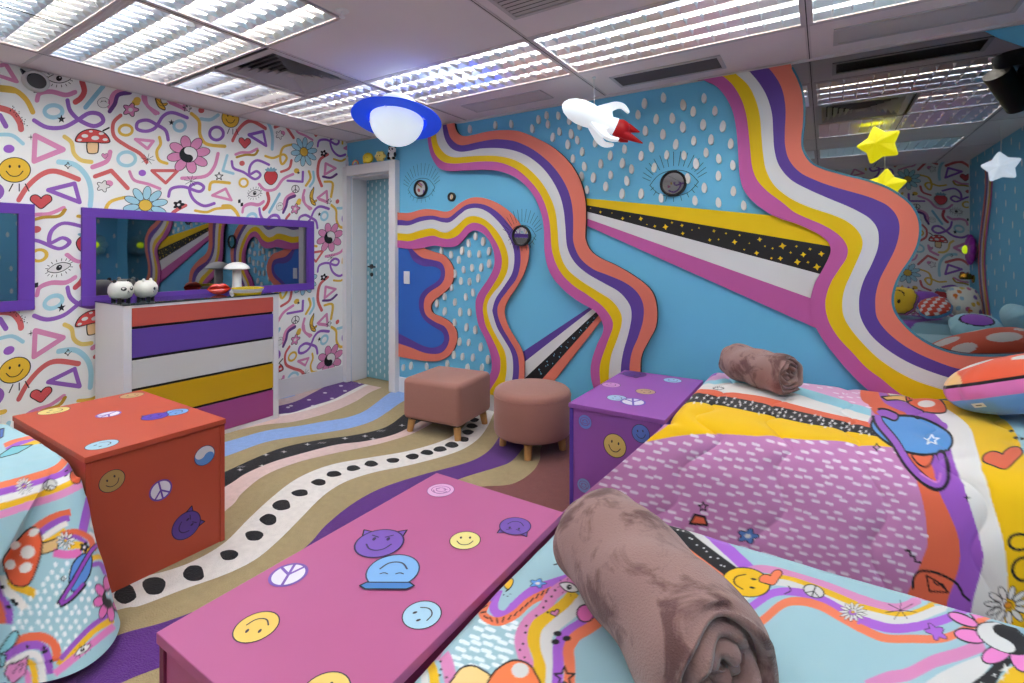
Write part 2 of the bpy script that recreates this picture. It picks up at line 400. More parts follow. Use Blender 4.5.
between(pur_u, pur_l, CPUR); between(pur_l, wh_l, CWHT); between(wh_l, pk_l, CPNK)
between(bl_u, bl_l, CBLU); between(bk_u, bk_l, CBLK); between(bk_l, p2_l, CPNK)
between(wt_u, wt_l, CWHT); between(pl_u, pl_l, CPUR)
fc.poly(K(mv) + [np.array(q, float) for q in [(700, 400), (1000, 430), (1500, 520), (1500, 1000)]], CMAU)
for x, y in [(291, 406), (309, 400), (325, 393), (341, 386), (360, 379.5), (313, 406), (332, 398.6), (345, 391), (288, 407.5), (360, 383)]:
    fc.disc(x, y, 2.1, .8, (216, 208, 216), 1, n=8)
for x, y in [(307.5, 444.5), (345, 438.5), (365, 436.2), (373, 439), (402, 425.5), (284, 452), (262, 466), (240, 470), (266, 455)]:
    fc.at(x, y, 3.6, 1.5, layer=1).poly([(-1, 0), (-.2, .25), (0, 1), (.2, .25), (1, 0), (.2, -.25), (0, -1), (-.2, -.25)], (206, 204, 202))
for x, y in [(322, 443), (381, 431), (241, 467)]:
    for a in (-2.6, 0, 2.6): fc.stroke([(x + a - 1.5, y + .8), (x + a + 1.5, y - .8)], .45, (170, 168, 168), 1, sm=False)
dots = [(229, 555.3, 9), (254.1, 535.9, 9), (268.6, 519.8, 8.6), (281.8, 505.3, 9), (300.2, 493.1, 8.3), (318.9, 482.5, 7.4), (333.7, 474.1, 7.4), (353, 468.3, 6.8), (371.1, 463.8, 6.8), (393, 460.6, 6.4), (412.6, 456.7, 6.6), (427, 452.6, 6.4), (440, 449.2, 6.6), (451.9, 445, 6.8), (463.3, 439.4, 6), (467.8, 432.3, 5.8), (471.8, 426, 5.6), (474, 420, 5), (479, 411, 5),
        (125.4, 594.4, 11), (154.1, 586.2, 11.5), (194, 573.5, 10.4), (95, 604, 12), (60, 618, 13)]
for x, y, r in dots:
    k = .42 if x > 230 else .8
    fc.poly([(x + r * (1 + .1 * math.sin(3 * g + x)) * math.cos(g), y + r * (k if x > 300 else .62 + .0 * x if x > 215 else .85) * (1 + .1 * math.sin(2 * g + y)) * math.sin(g)) for g in [2 * PI * q / 16 for q in range(16)]], CBLK, 1)
def fl(u, v, h):
    p = on(u, v, 2, 0.0); return (min(max(p[0], XL), XR), min(max(p[1], YR), YB), h)
flat(fb, fc.it, fl, step=.0006, mfn=carpet)
struct(fb.build('floor'))
# ================================================================ walls
M_wp = mat('wallpaper', (244, 243, 240), rough=.75, spec=.2, var=.015, scale=3)
BLUE = (108, 186, 222)
M_blue = mat('blue_wall_paint', BLUE, rough=.6, spec=.3, var=.02, scale=3)
M_trim = mat('white_lacquer', (226, 224, 226), rough=.35, spec=.45, var=.01)
M_dark = mat('dark_gap', (38, 36, 38), rough=.7, var=0)
CO = (214, 104, 104); PU = (150, 98, 188); DP = (104, 60, 130); PK = (222, 142, 184); LB = (166, 212, 224); YE = (230, 188, 74)
wc = Cv(f=-1)
a = wc.zoom(0, 50, .23423)
a.stroke([(0, 160), (60, 170), (110, 210), (140, 265)], 22, YE); a.stroke([(-10, 245), (50, 265), (82, 305), (90, 338)], 26, CO)
for k in range(22): a.disc(45 + 70 * (k / 22) + 8 * math.sin(k * 2.3), 248 + 78 * (k / 22) ** 1.3 + 9 * math.cos(k * 3.1), 2.6, 2.6, BLK, 1, n=6)
a.stroke([(0, 280), (25, 325)], 22, PU); a.stroke([(-20, 362), (50, 364), (98, 400)], 16, LB); a.disc(38, 422, 24, 18, (160, 100, 200))
m_smile(a.at(62, 512, 68, 53), (238, 192, 60))
for x in (55, 82, 108): a.stroke([(x, 572), (x + (x - 82) * .6, 602)], 5, BLK, sm=False)
m_eye(a.at(252, 122, 50, 42)); 
for x, y in ((133, 150), (153, 172)): a.at(x, y, 10).poly([(-1, -1), (1, -1), (1, 1), (-1, 1)], BLK)
a.stroke([(158, 215), (170, 185), (220, 178), (280, 192), (320, 180)], 20, PK); a.stroke([(350, 135), (360, 175), (345, 205), (322, 222)], 24, (204, 84, 90))
a.stroke([(440, 155), (365, 245)], 20, (140, 192, 214)); m_smile(a.at(442, 225, 26, 22), WHT, mood=-.6)
a.stroke([(540, 172), (490, 190), (472, 240)], 30, PK); a.stroke([(555, 182), (505, 192), (490, 230), (468, 262)], 18, DP, 1)
a.ring(228, 262, 38, 26, 18, LB); m_star(a.at(262, 295, 19, layer=1))
a.stroke([(288, 215), (300, 260), (340, 300), (400, 325), (440, 305), (425, 275), (380, 270), (330, 300), (270, 330), (200, 330), (145, 300)], 18, PU)
a.stroke([(150, 365), (270, 425), (145, 475)], 22, PK, closed=True, sm=False)
a.stroke([(275, 370), (305, 395), (315, 440), (345, 470), (390, 478)], 18, (234, 204, 112)); m_shroom(a.at(395, 393, 74, 58))
m_heart(a.at(447, 452, 14), PK); a.stroke([(470, 435), (455, 475), (395, 500)], 20, PK)
a.stroke([(250, 478), (320, 490), (370, 540), (388, 600), (385, 665)], 22, LB); m_star(a.at(290, 493, 14), BLK, False, .25, 4, .5)
a.stroke([(80, 640), (120, 580), (180, 530), (240, 518), (335, 552)], 22, CO); a.stroke([(205, 598), (318, 570), (340, 650)], 18, PU, closed=True, sm=False)
m_heart(a.at(175, 645, 48, 36)); a.stroke([(405, 540), (475, 515), (545, 590)], 18, CO, sm=False)
a.disc(465, 570, 18, 14, PK); m_blossom(a.at(440, 582, 30, 26, layer=1), WHT)
m_star(a.at(132, 372, 15), BLK, True, .1, 4, .2); a.stroke([(440, 345), (465, 332)], 7, BLK, sm=False)
a = wc.zoom(100, 85, .19034)
m_blossom(a.at(160, 130, 44, 38), PK); a.disc(195, 80, 20, 17, YE); a.stroke([(238, 60), (250, 110), (305, 148)], 18, PK); m_banana(a.at(320, 92, 26, 34, 60))
a.stroke([(370, 92), (430, 118)], 20, PK); m_blossom(a.at(462, 122, 20), WHT); a.disc(532, 133, 16, 15, CO); a.stroke([(530, 178), (580, 182), (620, 158)], 18, LB)
a.stroke([(358, 288), (345, 240), (300, 210), (250, 185), (200, 195), (195, 230), (240, 243), (290, 225), (330, 165), (380, 145), (458, 172)], 18, PU)
a.ring(418, 215, 30, 27, 16, LB); m_star(a.at(375, 197, 17, layer=1)); a.stroke([(480, 150), (520, 190), (525, 260), (560, 310), (655, 322)], 18, YE)
a.ring(612, 255, 36, 34, 16, PU); a.stroke([(108, 160), (70, 200), (75, 270), (140, 320), (210, 360), (245, 405)], 20, CO); a.ring(135, 237, 35, 27, 15, YE)
a.stroke([(185, 285), (280, 295), (250, 335)], 16, PK, closed=True, sm=False); a.stroke([(312, 275), (318, 310), (298, 350), (310, 395), (352, 412)], 16, YE)
m_flower(a.at(465, 365, 112, 98), PK, 8, rc=.42, yy=True, lw=.03); a.stroke([(620, 360), (600, 430), (550, 480), (430, 490)], 18, PK); a.ring(140, 388, 46, 36, 18, LB)
a.stroke([(155, 455), (180, 500), (250, 520), (315, 545)], 16, PK); a.disc(222, 462, 20, 17, (160, 100, 200)); a.stroke([(272, 450), (408, 450), (345, 515)], 16, CO, closed=True, sm=False)
m_flower(a.at(238, 632, 116, 98), LB, 10, ctr=YE, rc=.32, pw=.24, lw=.03)
a.stroke([(360, 585), (375, 545), (440, 535), (520, 560), (545, 535), (510, 515), (470, 540), (490, 600), (545, 635), (600, 622)], 16, PU)
m_star(a.at(625, 480, 22), BLK, False, .2)
a.stroke([(575, 550), (590, 510), (680, 515)], 16, YE); a.stroke([(590, 580), (660, 545), (690, 605)], 14, PK, closed=True, sm=False); a.stroke([(668, 370), (645, 450), (700, 465)], 14, LB, sm=False)
a.stroke([(500, 660), (560, 668), (610, 650), (690, 645)], 14, YE)
for x, y in ((250, 390), (478, 505)):
    for g in range(8): a.stroke([(x, y), (x + 36 * math.cos(g * PI / 4 + .2), y + 30 * math.sin(g * PI / 4 + .2))], 2.2, BLK, 1, sm=False)
a = wc.zoom(210, 105, .19766)
a.stroke([(130, 250), (160, 240), (200, 240), (238, 222)], 14, PK); a.stroke([(135, 264), (180, 252), (225, 252), (242, 230)], 12, (190, 150, 50), 1); a.disc(162, 295, 14, 13, CO)
a.stroke([(110, 285), (120, 320), (170, 340), (225, 375), (255, 355), (235, 335), (200, 350), (205, 305), (240, 280), (298, 302)], 13, PU)
a.ring(170, 393, 21, 21, 11, YE); m_berry(a.at(308, 362, 42)); a.stroke([(248, 400), (280, 430), (330, 425), (370, 375), (420, 350)], 14, PK)
a.stroke([(412, 280), (400, 320), (360, 338)], 13, CO); a.stroke([(280, 258), (320, 268), (370, 250), (388, 270), (365, 300), (355, 265), (370, 215), (415, 200)], 12, YE)
a.stroke([(392, 383), (468, 388), (470, 338)], 12, PU, sm=False); a.disc(438, 333, 14, 13, YE); m_star(a.at(447, 343, 9, layer=1)); m_peace(a.at(432, 425, 20), WHT, BLK, .15)
a.stroke([(500, 335), (508, 370), (485, 408)], 12, YE); a.stroke([(522, 338), (525, 380), (505, 412)], 12, LB); a.stroke([(478, 430), (470, 480), (505, 528)], 12, PK)
a.disc(447, 495, 12, 11, YE); m_banana(a.at(520, 462, 28, 46)); a.stroke([(545, 470), (590, 435), (595, 495)], 12, PK, closed=True, sm=False); a.stroke([(580, 388), (620, 395), (612, 465)], 12, YE)
m_star(a.at(600, 490, 13), BLK, False, .2); a.stroke([(585, 295), (635, 320), (580, 352)], 12, PK, closed=True, sm=False); a.stroke([(572, 362), (610, 368), (640, 350)], 12, DP)
a.stroke([(595, 250), (555, 280), (545, 350), (565, 410)], 14, CO); m_blossom(a.at(575, 245, 18, layer=1), BLK)
wp = []
for P, col, ly in wc.it:
    Q = np.array([on(p[0], p[1], 0, XL)[1:] for p in P])
    for k in range(-3, 3):
        for m in range(-4, 5):
            R = Q + np.array([k * 1.365, k * .643 + m * 1.286])
            if R[:, 0].max() < YR or R[:, 0].min() > YB or R[:, 1].max() < .1 or R[:, 1].min() > HC: continue
            wp.append((R, col, ly))
WT = .2
lw_ = MB(); lw_.box((XL - WT, YR - WT, -.08), (XL, YB + .25, HC + .3), M_wp)
flat(lw_, wp, lambda y, z, h: (XL + h, y, z), rect=(YR, .17, YB - .001, HC - .001), step=.0004)
struct(lw_.build('wall_left'))
rw = MB(); rw.box((XL, YR - WT, -.08), (XR, YR, HC + .3), M_wp)
flat(rw, wp, lambda y, z, h: (-(y - 1.3), YR + h, z), rect=(-.29, .17, 3.6, HC - .001), step=.0004)
struct(rw.build('wall_rear'))
# back wall with the door opening
DX0, DX1, DZ = -4.335, -3.70, 2.215
bw = MB(); bw.box((DX1, YB, -.08), (XR + WT, YB + .25, HC + .3), M_blue); bw.box((XL, YB, -.08), (DX0, YB + .25, HC + .3), M_blue); bw.box((DX0, YB, DZ), (DX1, YB + .25, HC + .3), M_blue)
struct(bw.build('wall_back'))
rt_ = MB(); rt_.box((XR, YR - WT, -.08), (XR + WT, YB, HC + .3), M_blue)
cr = Cv()
for i in range(16):
    for j in range(14): cr.disc(-1.4 + .33 * i + .12 * math.sin(j * 5.1), .35 + .17 * j + .05 * math.sin(i * 3.3), .018, .04, (226, 224, 222), 0, n=10)
def wav(z, o): return -.95 + o + .16 * math.sin(z * 3.2 + .6)
for q, c in enumerate([(92, 62, 142), (222, 120, 100), (92, 62, 142), (206, 202, 202), (215, 175, 20), (186, 86, 152)]):
    if q: cr.stroke([(wav(.25 + .2 * k, .07 * q), .25 + .2 * k) for k in range(12)], .071, c, 2 + q, cap=False)
flat(rt_, cr.it, lambda y, z, h: (XR - h, y, z), rect=(YR, .17, YB, HC - .001), step=.001)
struct(rt_.build('wall_right'))
# door casing, leaf, handle
dc = MB()
yf = 3.535
dc.box((XL, yf, 0), (DX0, YB, 2.32), M_trim); dc.box((DX1, yf, 0), (-3.61, YB, 2.32), M_trim); dc.box((DX0, yf, DZ), (DX1, YB, 2.32), M_trim)
dc.box((DX0 - .001, YB, 0), (DX0 + .02, YB + .2, DZ), M_trim); dc.box((DX1 - .02, YB, 0), (DX1 + .001, YB + .2, DZ), M_trim); dc.box((DX0 + .02, YB, DZ - .02), (DX1 - .02, YB + .2, DZ + .001), M_trim)
struct(dc.build('trim_1', bevel=.004))
dl = MB(); dl.box((DX0 + .022, 3.80, .01), (DX1 - .022, 3.84, DZ - .022), mat('door_paint', (128, 180, 194), rough=.5, var=.02))
dq = Cv()
for i in range(9):
    for j in range(26): dq.disc(DX0 + .04 + .065 * i, .06 + .085 * j + (.042 if i % 2 else 0), .010, .026, (214, 226, 228), 0, n=10)
flat(dl, dq.it, lambda x, z, h: (x, 3.80 - h, z), rect=(DX0 + .023, .02, DX1 - .023, DZ - .03), step=.001)
door = struct(dl.build('door_1'))
M_black = mat('black_metal', (24, 24, 26), rough=.4, spec=.5, var=0)
hb = MB(); hb.lathe([(0, 0), (.026, 0), (.026, .01), (0, .01)], M_black, n=20, c=(-4.235, 3.790, 1.24), ax='y'); hb.tube([(-4.235, 3.79, 1.24), (-4.235, 3.745, 1.24), (-4.225, 3.738, 1.24), (-4.12, 3.738, 1.238)], .009, M_black)
hb.lathe([(0, 0), (.022, 0), (.022, .008), (0, .008)], M_black, n=20, c=(-4.235, 3.792, 1.15), ax='y')
hb.build('door_handle', door, smooth=True)
# baseboards
b = MB(); b.box((XL, YR, 0), (XL + .015, yf, .18), M_trim); struct(b.build('baseboard_left', bevel=.004))
b = MB(); b.box((-3.61, YB - .015, 0), (XR - .015, YB, .15), M_trim); struct(b.build('baseboard_back', bevel=.004))
b = MB(); b.box((XR - .015, YR + .015, 0), (XR, YB, .15), M_trim); struct(b.build('baseboard_right', bevel=.004))
b = MB(); b.box((XL + .015, YR, 0), (XR, YR + .015, .18), M_trim); struct(b.build('baseboard_rear', bevel=.004))
# ================================================================ ceiling
M_ceil = mat('ceiling_panel', (226, 216, 218), rough=.8, spec=.15, var=.02, scale=4)
M_grid = mat('ceiling_grid', (206, 196, 198), rough=.55, spec=.3, var=.01)
GX = [XL, -4.0, -3.39, -2.755, -2.085, -1.42, -.75, -.08, .585, 1.25, XR]
GY = [YR, -.98, -.315, .35, 1.01, 1.69, 2.395, 3.05, YB]
LIGHTS = [(1, 3, 6), (3, 5, 6), (5, 7, 6), (7, 9, 6), (1, 2, 5), (1, 3, 4), (3, 4, 4), (1, 3, 3), (7, 9, 4), (8, 9, 5), (1, 3, 1), (3, 5, 2), (5, 7, 2), (7, 9, 2), (5, 7, 0)]  # the last entries are extra unseen lights, added to light the room
taken = {(i, j) for a, b2, j in LIGHTS for i in range(a, b2)}
VENTS = [(2, 5), (7, 5)]
taken |= set(VENTS)
cb = MB()
for i in range(len(GX) - 1):
    for j in range(len(GY) - 1):
        if (i, j) not in taken: cb.box((GX[i], GY[j], HC), (GX[i + 1], GY[j + 1], HC + .02), M_ceil)
cb.box((XL - WT, YR - WT, HC + .2), (XR + WT, YB + .25, HC + .3), M_ceil)
# exposed T-bars and a shadow gap on the joints
for x in (-4.0, -2.755, -1.42, -.08, 1.25):
    cb.box((x - .012, YR, HC - .004), (x + .012, YB, HC + .001), M_grid); cb.box((x - .0025, YR, HC - .0045), (x + .0025, YB, HC - .0039), M_dark)
for y in (1.01, 2.395, 3.05, -.315):
    cb.box((XL, y - .010, HC - .004), (XR, y + .010, HC + .001), M_grid)
for x in (-2.085, -.75, .585, -3.39):
    for y0, y1 in ((1.01, 2.395), (YR, 1.01)):
        if x == -3.39 and y0 > 1: continue
        if x in (-2.085, -.75) and y0 > 1: continue
        cb.box((x - .003, y0, HC - .001), (x + .003, y1, HC + .001), M_dark)
cb.box((XL, 3.05, HC - .0035), (-4.0, 3.056, HC), M_dark)
# wall angle
cb.box((XL, YR, HC - .003), (XL + .02, YB, HC), M_grid); cb.box((XL, YB - .02, HC - .016), (XR, YB, HC), M_grid)
struct(cb.build('ceiling'))
M_alu = mat('louvre_aluminium', (236, 237, 240), rough=.28, metal=1.0, var=0)
M_hous = mat('luminaire_housing', (236, 236, 236), rough=.5, var=0)
M_cool = mat('tube_cool', (222, 236, 255), var=0, emit=(222, 237, 255), es=TUBE)
M_warm = mat('tube_warm', (255, 244, 222), var=0, emit=(255, 244, 222), es=TUBE)
def luminaire(x0, x1, y0, y1, label, group):
    cx, cy = (x0 + x1) / 2, (y0 + y1) / 2
    t = thing('ceiling_light', label, 'ceiling light', (cx, cy, HC), group=group)
    hx, hy = (x1 - x0) / 2 - .012, (y1 - y0) / 2 - .012
    fr = MB(); e = .016
    fr.box((-hx, -hy, -.004), (hx, -hy + e, .004), M_grid); fr.box((-hx, hy - e, -.004), (hx, hy, .004), M_grid)
    fr.box((-hx, -hy + e, -.004), (-hx + e, hy - e, .004), M_grid); fr.box((hx - e, -hy + e, -.004), (hx, hy - e, .004), M_grid)
    fr.build('frame', t)
    hb = MB(); hb.box((-hx + .002, -hy + .002, .0), (hx - .002, hy - .002, .10), M_alu, skip=('b',)); hb.build('housing', t)
    ix, iy = hx - e, hy - e; n = 4; pw = 2 * iy / n
    lv = MB(); D = .034
    for k in range(n + 1):          # V-section mirrors between the tubes
        y = -iy + k * pw; a = .024
        ya, yb = max(y - a, -iy), min(y + a, iy)
        V = [(-ix, ya, D), (ix, ya, D), (ix, y, .002), (-ix, y, .002), (-ix, yb, D), (ix, yb, D)]
        lv.add(V, [(0, 1, 2, 3), (3, 2, 5, 4)], M_alu)
    nb = max(6, int(round(2 * ix / .085)))
    for q in range(nb + 1):         # cross blades, thicker at the top
        x = -ix + 2 * ix * q / nb
        for k in range(n):
            ya, yb = -iy + k * pw, -iy + (k + 1) * pw
            xs0, xs1 = max(x - .006, -ix), min(x + .006, ix)
            V = [(xs0, ya, D - .004), (xs1, ya, D - .004), (x + .001, ya, .006), (x - .001, ya, .006), (xs0, yb, D - .004), (xs1, yb, D - .004), (x + .001, yb, .006), (x - .001, yb, .006)]
            lv.add(V, [(0, 3, 7, 4), (1, 5, 6, 2), (2, 6, 7, 3), (0, 4, 5, 1)], M_alu)
    lv.build('louvre', t)
    for k in range(n):
        y = -iy + (k + .5) * pw
        tb = MB(); tb.tube([(-ix + .02, y, .058), (ix - .02, y, .058)], .015, (M_cool, M_warm)[k % 2], n=10)
        tb.build('tube', t, smooth=True)
    return t
LL = ['louvred ceiling light at the back row beside the patterned wall', 'louvred ceiling light right behind the hanging planet lamp', 'long louvred ceiling light above the hanging rocket lamp', 'louvred ceiling light of the back row at the top right, nearest the large mirror',
      'short louvred ceiling light beside the square air vent', 'long louvred ceiling light above the patterned wall, next to the square vent', 'short louvred ceiling light cut by the top of the picture, left of the sprinkler', 'louvred ceiling light at the top left corner of the picture']
for q, (i0, i1, j) in enumerate(LIGHTS):
    luminaire(GX[i0], GX[i1], GY[j], GY[j + 1], LL[q] if q < len(LL) else 'louvred fluorescent ceiling light outside the picture', 'louvred ceiling lights')
M_vent = mat('vent_grey', (186, 180, 182), rough=.5, var=.01)
M_vdk = mat('vent_dark', (92, 90, 92), rough=.8, var=0)
def diffuser(x0, x1, y0, y1, label):
    cx, cy = (x0 + x1) / 2, (y0 + y1) / 2
    t = thing('air_diffuser', label, 'air vent', (cx, cy, HC), group='square air diffusers')
    hx, hy = (x1 - x0) / 2 - .012, (y1 - y0) / 2 - .012
    d = MB(); d.box((-hx, -hy, .09), (hx, hy, .1), mat('duct_dark', (58, 56, 58), rough=.8, var=0))
    for s in (-1, 1): d.box((s * hx - .003, -hy, 0), (s * hx + .003, hy, .1), M_vdk); d.box((-hx, s * hy - .003, 0), (hx, s * hy + .003, .1), M_vdk)
    d.build('duct', t)
    f = MB()
    def fring(o, i, zo, zi):
        V = [(-hx * o, -hy * o, zo), (hx * o, -hy * o, zo), (hx * o, hy * o, zo), (-hx * o, hy * o, zo), (-hx * i, -hy * i, zi), (hx * i, -hy * i, zi), (hx * i, hy * i, zi), (-hx * i, hy * i, zi)]
        f.add(V, [(k, (k + 1) % 4, 4 + (k + 1) % 4, 4 + k) for k in range(4)], M_vent)
    fring(1, .86, -.003, -.003); f.build('frame', t)
    for k in range(6):
        f = MB(); o = .86 - .13 * k; fring(o, o - .105, -.002, .035); f.build('louvre_ring', t)
    f = MB(); f.add([(-hx * .1, -hy * .1, .0), (hx * .1, -hy * .1, .0), (hx * .1, hy * .1, .0), (-hx * .1, hy * .1, .0)], [(0, 1, 2, 3)], M_vent); f.build('centre_plate', t)
diffuser(GX[2], GX[3], GY[5], GY[6], 'square stepped grey air diffuser in the ceiling between the lights'); diffuser(GX[7], GX[8], GY[5], GY[6], 'square stepped air diffuser overhead, seen only reflected in the large mirror')
def slot(x0, x1, y0, y1, label, dark):
    t = thing('slot_vent', label, 'air vent', ((x0 + x1) / 2, (y0 + y1) / 2, HC), group='slot vents in the ceiling')
    hx, hy = (x1 - x0) / 2, (y1 - y0) / 2; f = MB(); e = .022
    f.box((-hx, -hy, -.008), (hx, -hy + e, 0), M_vent); f.box((-hx, hy - e, -.008), (hx, hy, 0), M_vent); f.box((-hx, -hy + e, -.008), (-hx + e, hy - e, 0), M_vent); f.box((hx - e, -hy + e, -.008), (hx, hy - e, 0), M_vent)
    f.box((-hx + e, -hy + e, -.002), (hx - e, hy - e, 0), M_vdk); f.build('frame', t)
    s = MB(); n = 8
    for k in range(n):
        y = -hy + e + (2 * hy - 2 * e) * (k + .5) / n; a = .012
        s.add([(-hx + e, y - a, -.003), (hx - e, y - a, -.003), (hx - e, y + a * .4, -.008), (-hx + e, y + a * .4, -.008)], [(0, 1, 2, 3)], M_vdk if dark else M_vent)
    s.build('slats', t)
slot(-2.52, -1.78, 3.20, 3.42, 'light grey slot vent in the ceiling between the planet lamp and the rocket lamp', False)
slot(-1.25, -.54, 3.22, 3.46, 'dark slot vent in the ceiling just right of the rocket lamp', True)
slot(.04, .80, 3.18, 3.42, 'light slot vent in the ceiling above the large wall mirror', False)
slot(-1.35, -.82, 1.85, 2.16, 'grey slot vent at the top edge of the picture, above the planet lamp', False)
t = thing('sprinkler', 'small metal fire sprinkler hanging from the plain ceiling panel', 'sprinkler', (-2.03, 1.63, HC))
f = MB(); f.lathe([(0, -.005), (.03, -.005), (.034, 0), (0, 0)], M_trim, n=20); f.build('escutcheon', t, smooth=True)
f = MB(); f.tube([(0, 0, -.005), (0, 0, -.03)], .006, M_alu); f.lathe([(0, -.034), (.014, -.034), (.014, -.03), (0, -.03)], M_alu, n=16); f.build('nozzle', t, smooth=True)
# ================================================================ WALL ART on the back wall
RC = {'coral': (222, 120, 100), 'purple': (94, 66, 150), 'white': (214, 213, 213), 'yellow': (228, 190, 8), 'pink': (190, 92, 158)}
def art(c): return mat('painted_board', c, rough=.55, spec=.3, var=.02, scale=5)
M_bk = mat('black_board', (22, 22, 24), rough=.6, var=0)
def wallp(pts, y, k=5):
    out = []
    for u, v in smooth_curve(pts, k):
        p = on(u, v, 1, y); out.append((max(p[0], -3.606), min(max(p[2], .151), HC - .019)))
    return out
def clean(o):
    r = []
    for p in o:
        if not r or abs(p[0] - r[-1][0]) + abs(p[1] - r[-1][1]) > 1e-4: r.append(p)
    if abs(r[0][0] - r[-1][0]) + abs(r[0][1] - r[-1][1]) < 1e-4: r.pop()
    return r
def panel(name, label, cat, curves, cols, thick, group=None, names=None, lip=.010, base=.002):
    """boards between neighbouring traced curves, on a black backing board that also paints in shadow lines"""
    yF = YB - thick; C = [wallp(c, yF) for c in curves]
    out = clean(C[0] + C[-1][::-1]); cx = sum(p[0] for p in out) / len(out); cz = min(p[1] for p in out)
    t = thing(name, label, cat, (cx, YB - base, cz), group=group)
    fn = lambda x, z, d: (x, YB - d, z); off = (cx, YB - base, cz)
    b = MB(); b.prism(out, fn, base, thick - lip, M_bk); b.build('backing_board', t, off=off)
    for i in range(len(C) - 1):
        o = clean(C[i] + C[i + 1][::-1]); s = MB(); s.prism(o, fn, thick - lip, thick, art(cols[i]))
        s.build(names[i] if names else 'stripe', t, off=off, bevel=.0025, seg=1)
    return t
R1 = [
 [(452, 108), (453.9, 120.3), (454.5, 126.1), (456.4, 131.2), (460, 134.9), (465.9, 136.1), (476.1, 134.2), (487.9, 131.5), (502.5, 130.1), (519, 131.3), (538, 138.9), (553.3, 147.7), (566.6, 159.5), (576.1, 172.8), (581.8, 186.1), (585, 201.3), (585.6, 216.5), (585, 231.8), (585.4, 240), (589.7, 249.9), (599.6, 257.9), (614.6, 264.8), (632, 274.8), (646.9, 286), (654.4, 297.2), (656.9, 312.1), (655.6, 327), (649.4, 339.5), (641.9, 354.4), (640.2, 369.3), (642, 395)],
 [(446, 112), (446.1, 121.7), (447.6, 129), (450.5, 137.8), (457.1, 144), (464.4, 145.1), (476.1, 142.5), (490.8, 139.7), (500, 139.3), (515.2, 141.4), (530.4, 148), (543.8, 157.6), (555.2, 169), (564.7, 183.2), (570.4, 197.5), (572.9, 212.7), (573.2, 228), (573.5, 242.4), (579.7, 257.4), (592.2, 268.6), (607.1, 274.8), (624.5, 282.3), (637, 292.2), (643.2, 304.6), (643.2, 319.6), (638.2, 337), (632, 351.9), (629.5, 369.3), (631, 395)],
 [(442, 112), (442.5, 122.4), (443.2, 132), (446.1, 141.5), (452, 148.8), (460, 151.7), (470.3, 150.7), (482, 148.4), (500, 148.2), (515.2, 150.9), (528.5, 156.6), (541.9, 167.1), (552.3, 180.4), (559.9, 195.6), (563.7, 210.8), (565.3, 226), (567.3, 247.4), (574.7, 262.3), (587.2, 273.5), (604.6, 283.5), (619.5, 292.2), (629.5, 304.6), (631.5, 317.1), (628.2, 334.5), (623.3, 351.9), (620.8, 369.3), (621, 395)],
 [(436, 112), (435.9, 124.6), (436.3, 136.4), (438.8, 145.9), (445.4, 153.9), (454.2, 157.2), (465.9, 156.6), (479.1, 155.7), (497, 156), (513.3, 159.5), (526.6, 167.1), (540, 180.4), (549.5, 195.6), (555.2, 210.8), (557.5, 228), (559.3, 249.9), (566, 267.3), (579.7, 279.8), (597.1, 291), (612.1, 300.9), (620.8, 313.4), (621.5, 324.6), (617, 339.5), (610.8, 356.9), (608.8, 376.8), (610, 400)],
 [(430.5, 112), (430.8, 132), (431.5, 142.2), (435.1, 153.9), (442.5, 161.3), (451.3, 163.5), (464.4, 163), (480.5, 161.5), (498, 162.2), (513.3, 167.5), (524.7, 175.6), (536.1, 188), (543.8, 201.3), (548.5, 216.5), (550.5, 231.8), (552.3, 252.4), (559.8, 271.1), (572.3, 284.7), (587.2, 294.7), (602.1, 305.9), (610.8, 317.1), (612.8, 327), (607.1, 343.2), (600.1, 364.4), (600.1, 381.8), (602, 405)],
 [(427, 114), (427.4, 132), (428.1, 143.7), (431.5, 156.9), (438.8, 167.8), (448.3, 170.9), (463, 170.6), (482, 169.7), (498, 171), (513.3, 176.2), (524.7, 184.6), (534.2, 196.6), (540.9, 212.7), (543.8, 228), (544.9, 254.9), (551.1, 274.8), (564.8, 291), (579.7, 302.2), (594.7, 310.9), (602.1, 322.1), (602.9, 332), (597.1, 344.5), (591.4, 361.9), (590.9, 376.8), (594, 390), (598, 408)]]
W5 = [RC['coral'], RC['purple'], RC['white'], RC['yellow'], RC['pink']]
N5 = ['coral_stripe', 'purple_stripe', 'white_stripe', 'yellow_stripe', 'pink_stripe']
panel('rainbow_panel', 'long wavy rainbow board running from beside the planet lamp down to the purple box', 'wall decoration', R1, W5, .055, 'wavy rainbow boards', N5, base=.021)
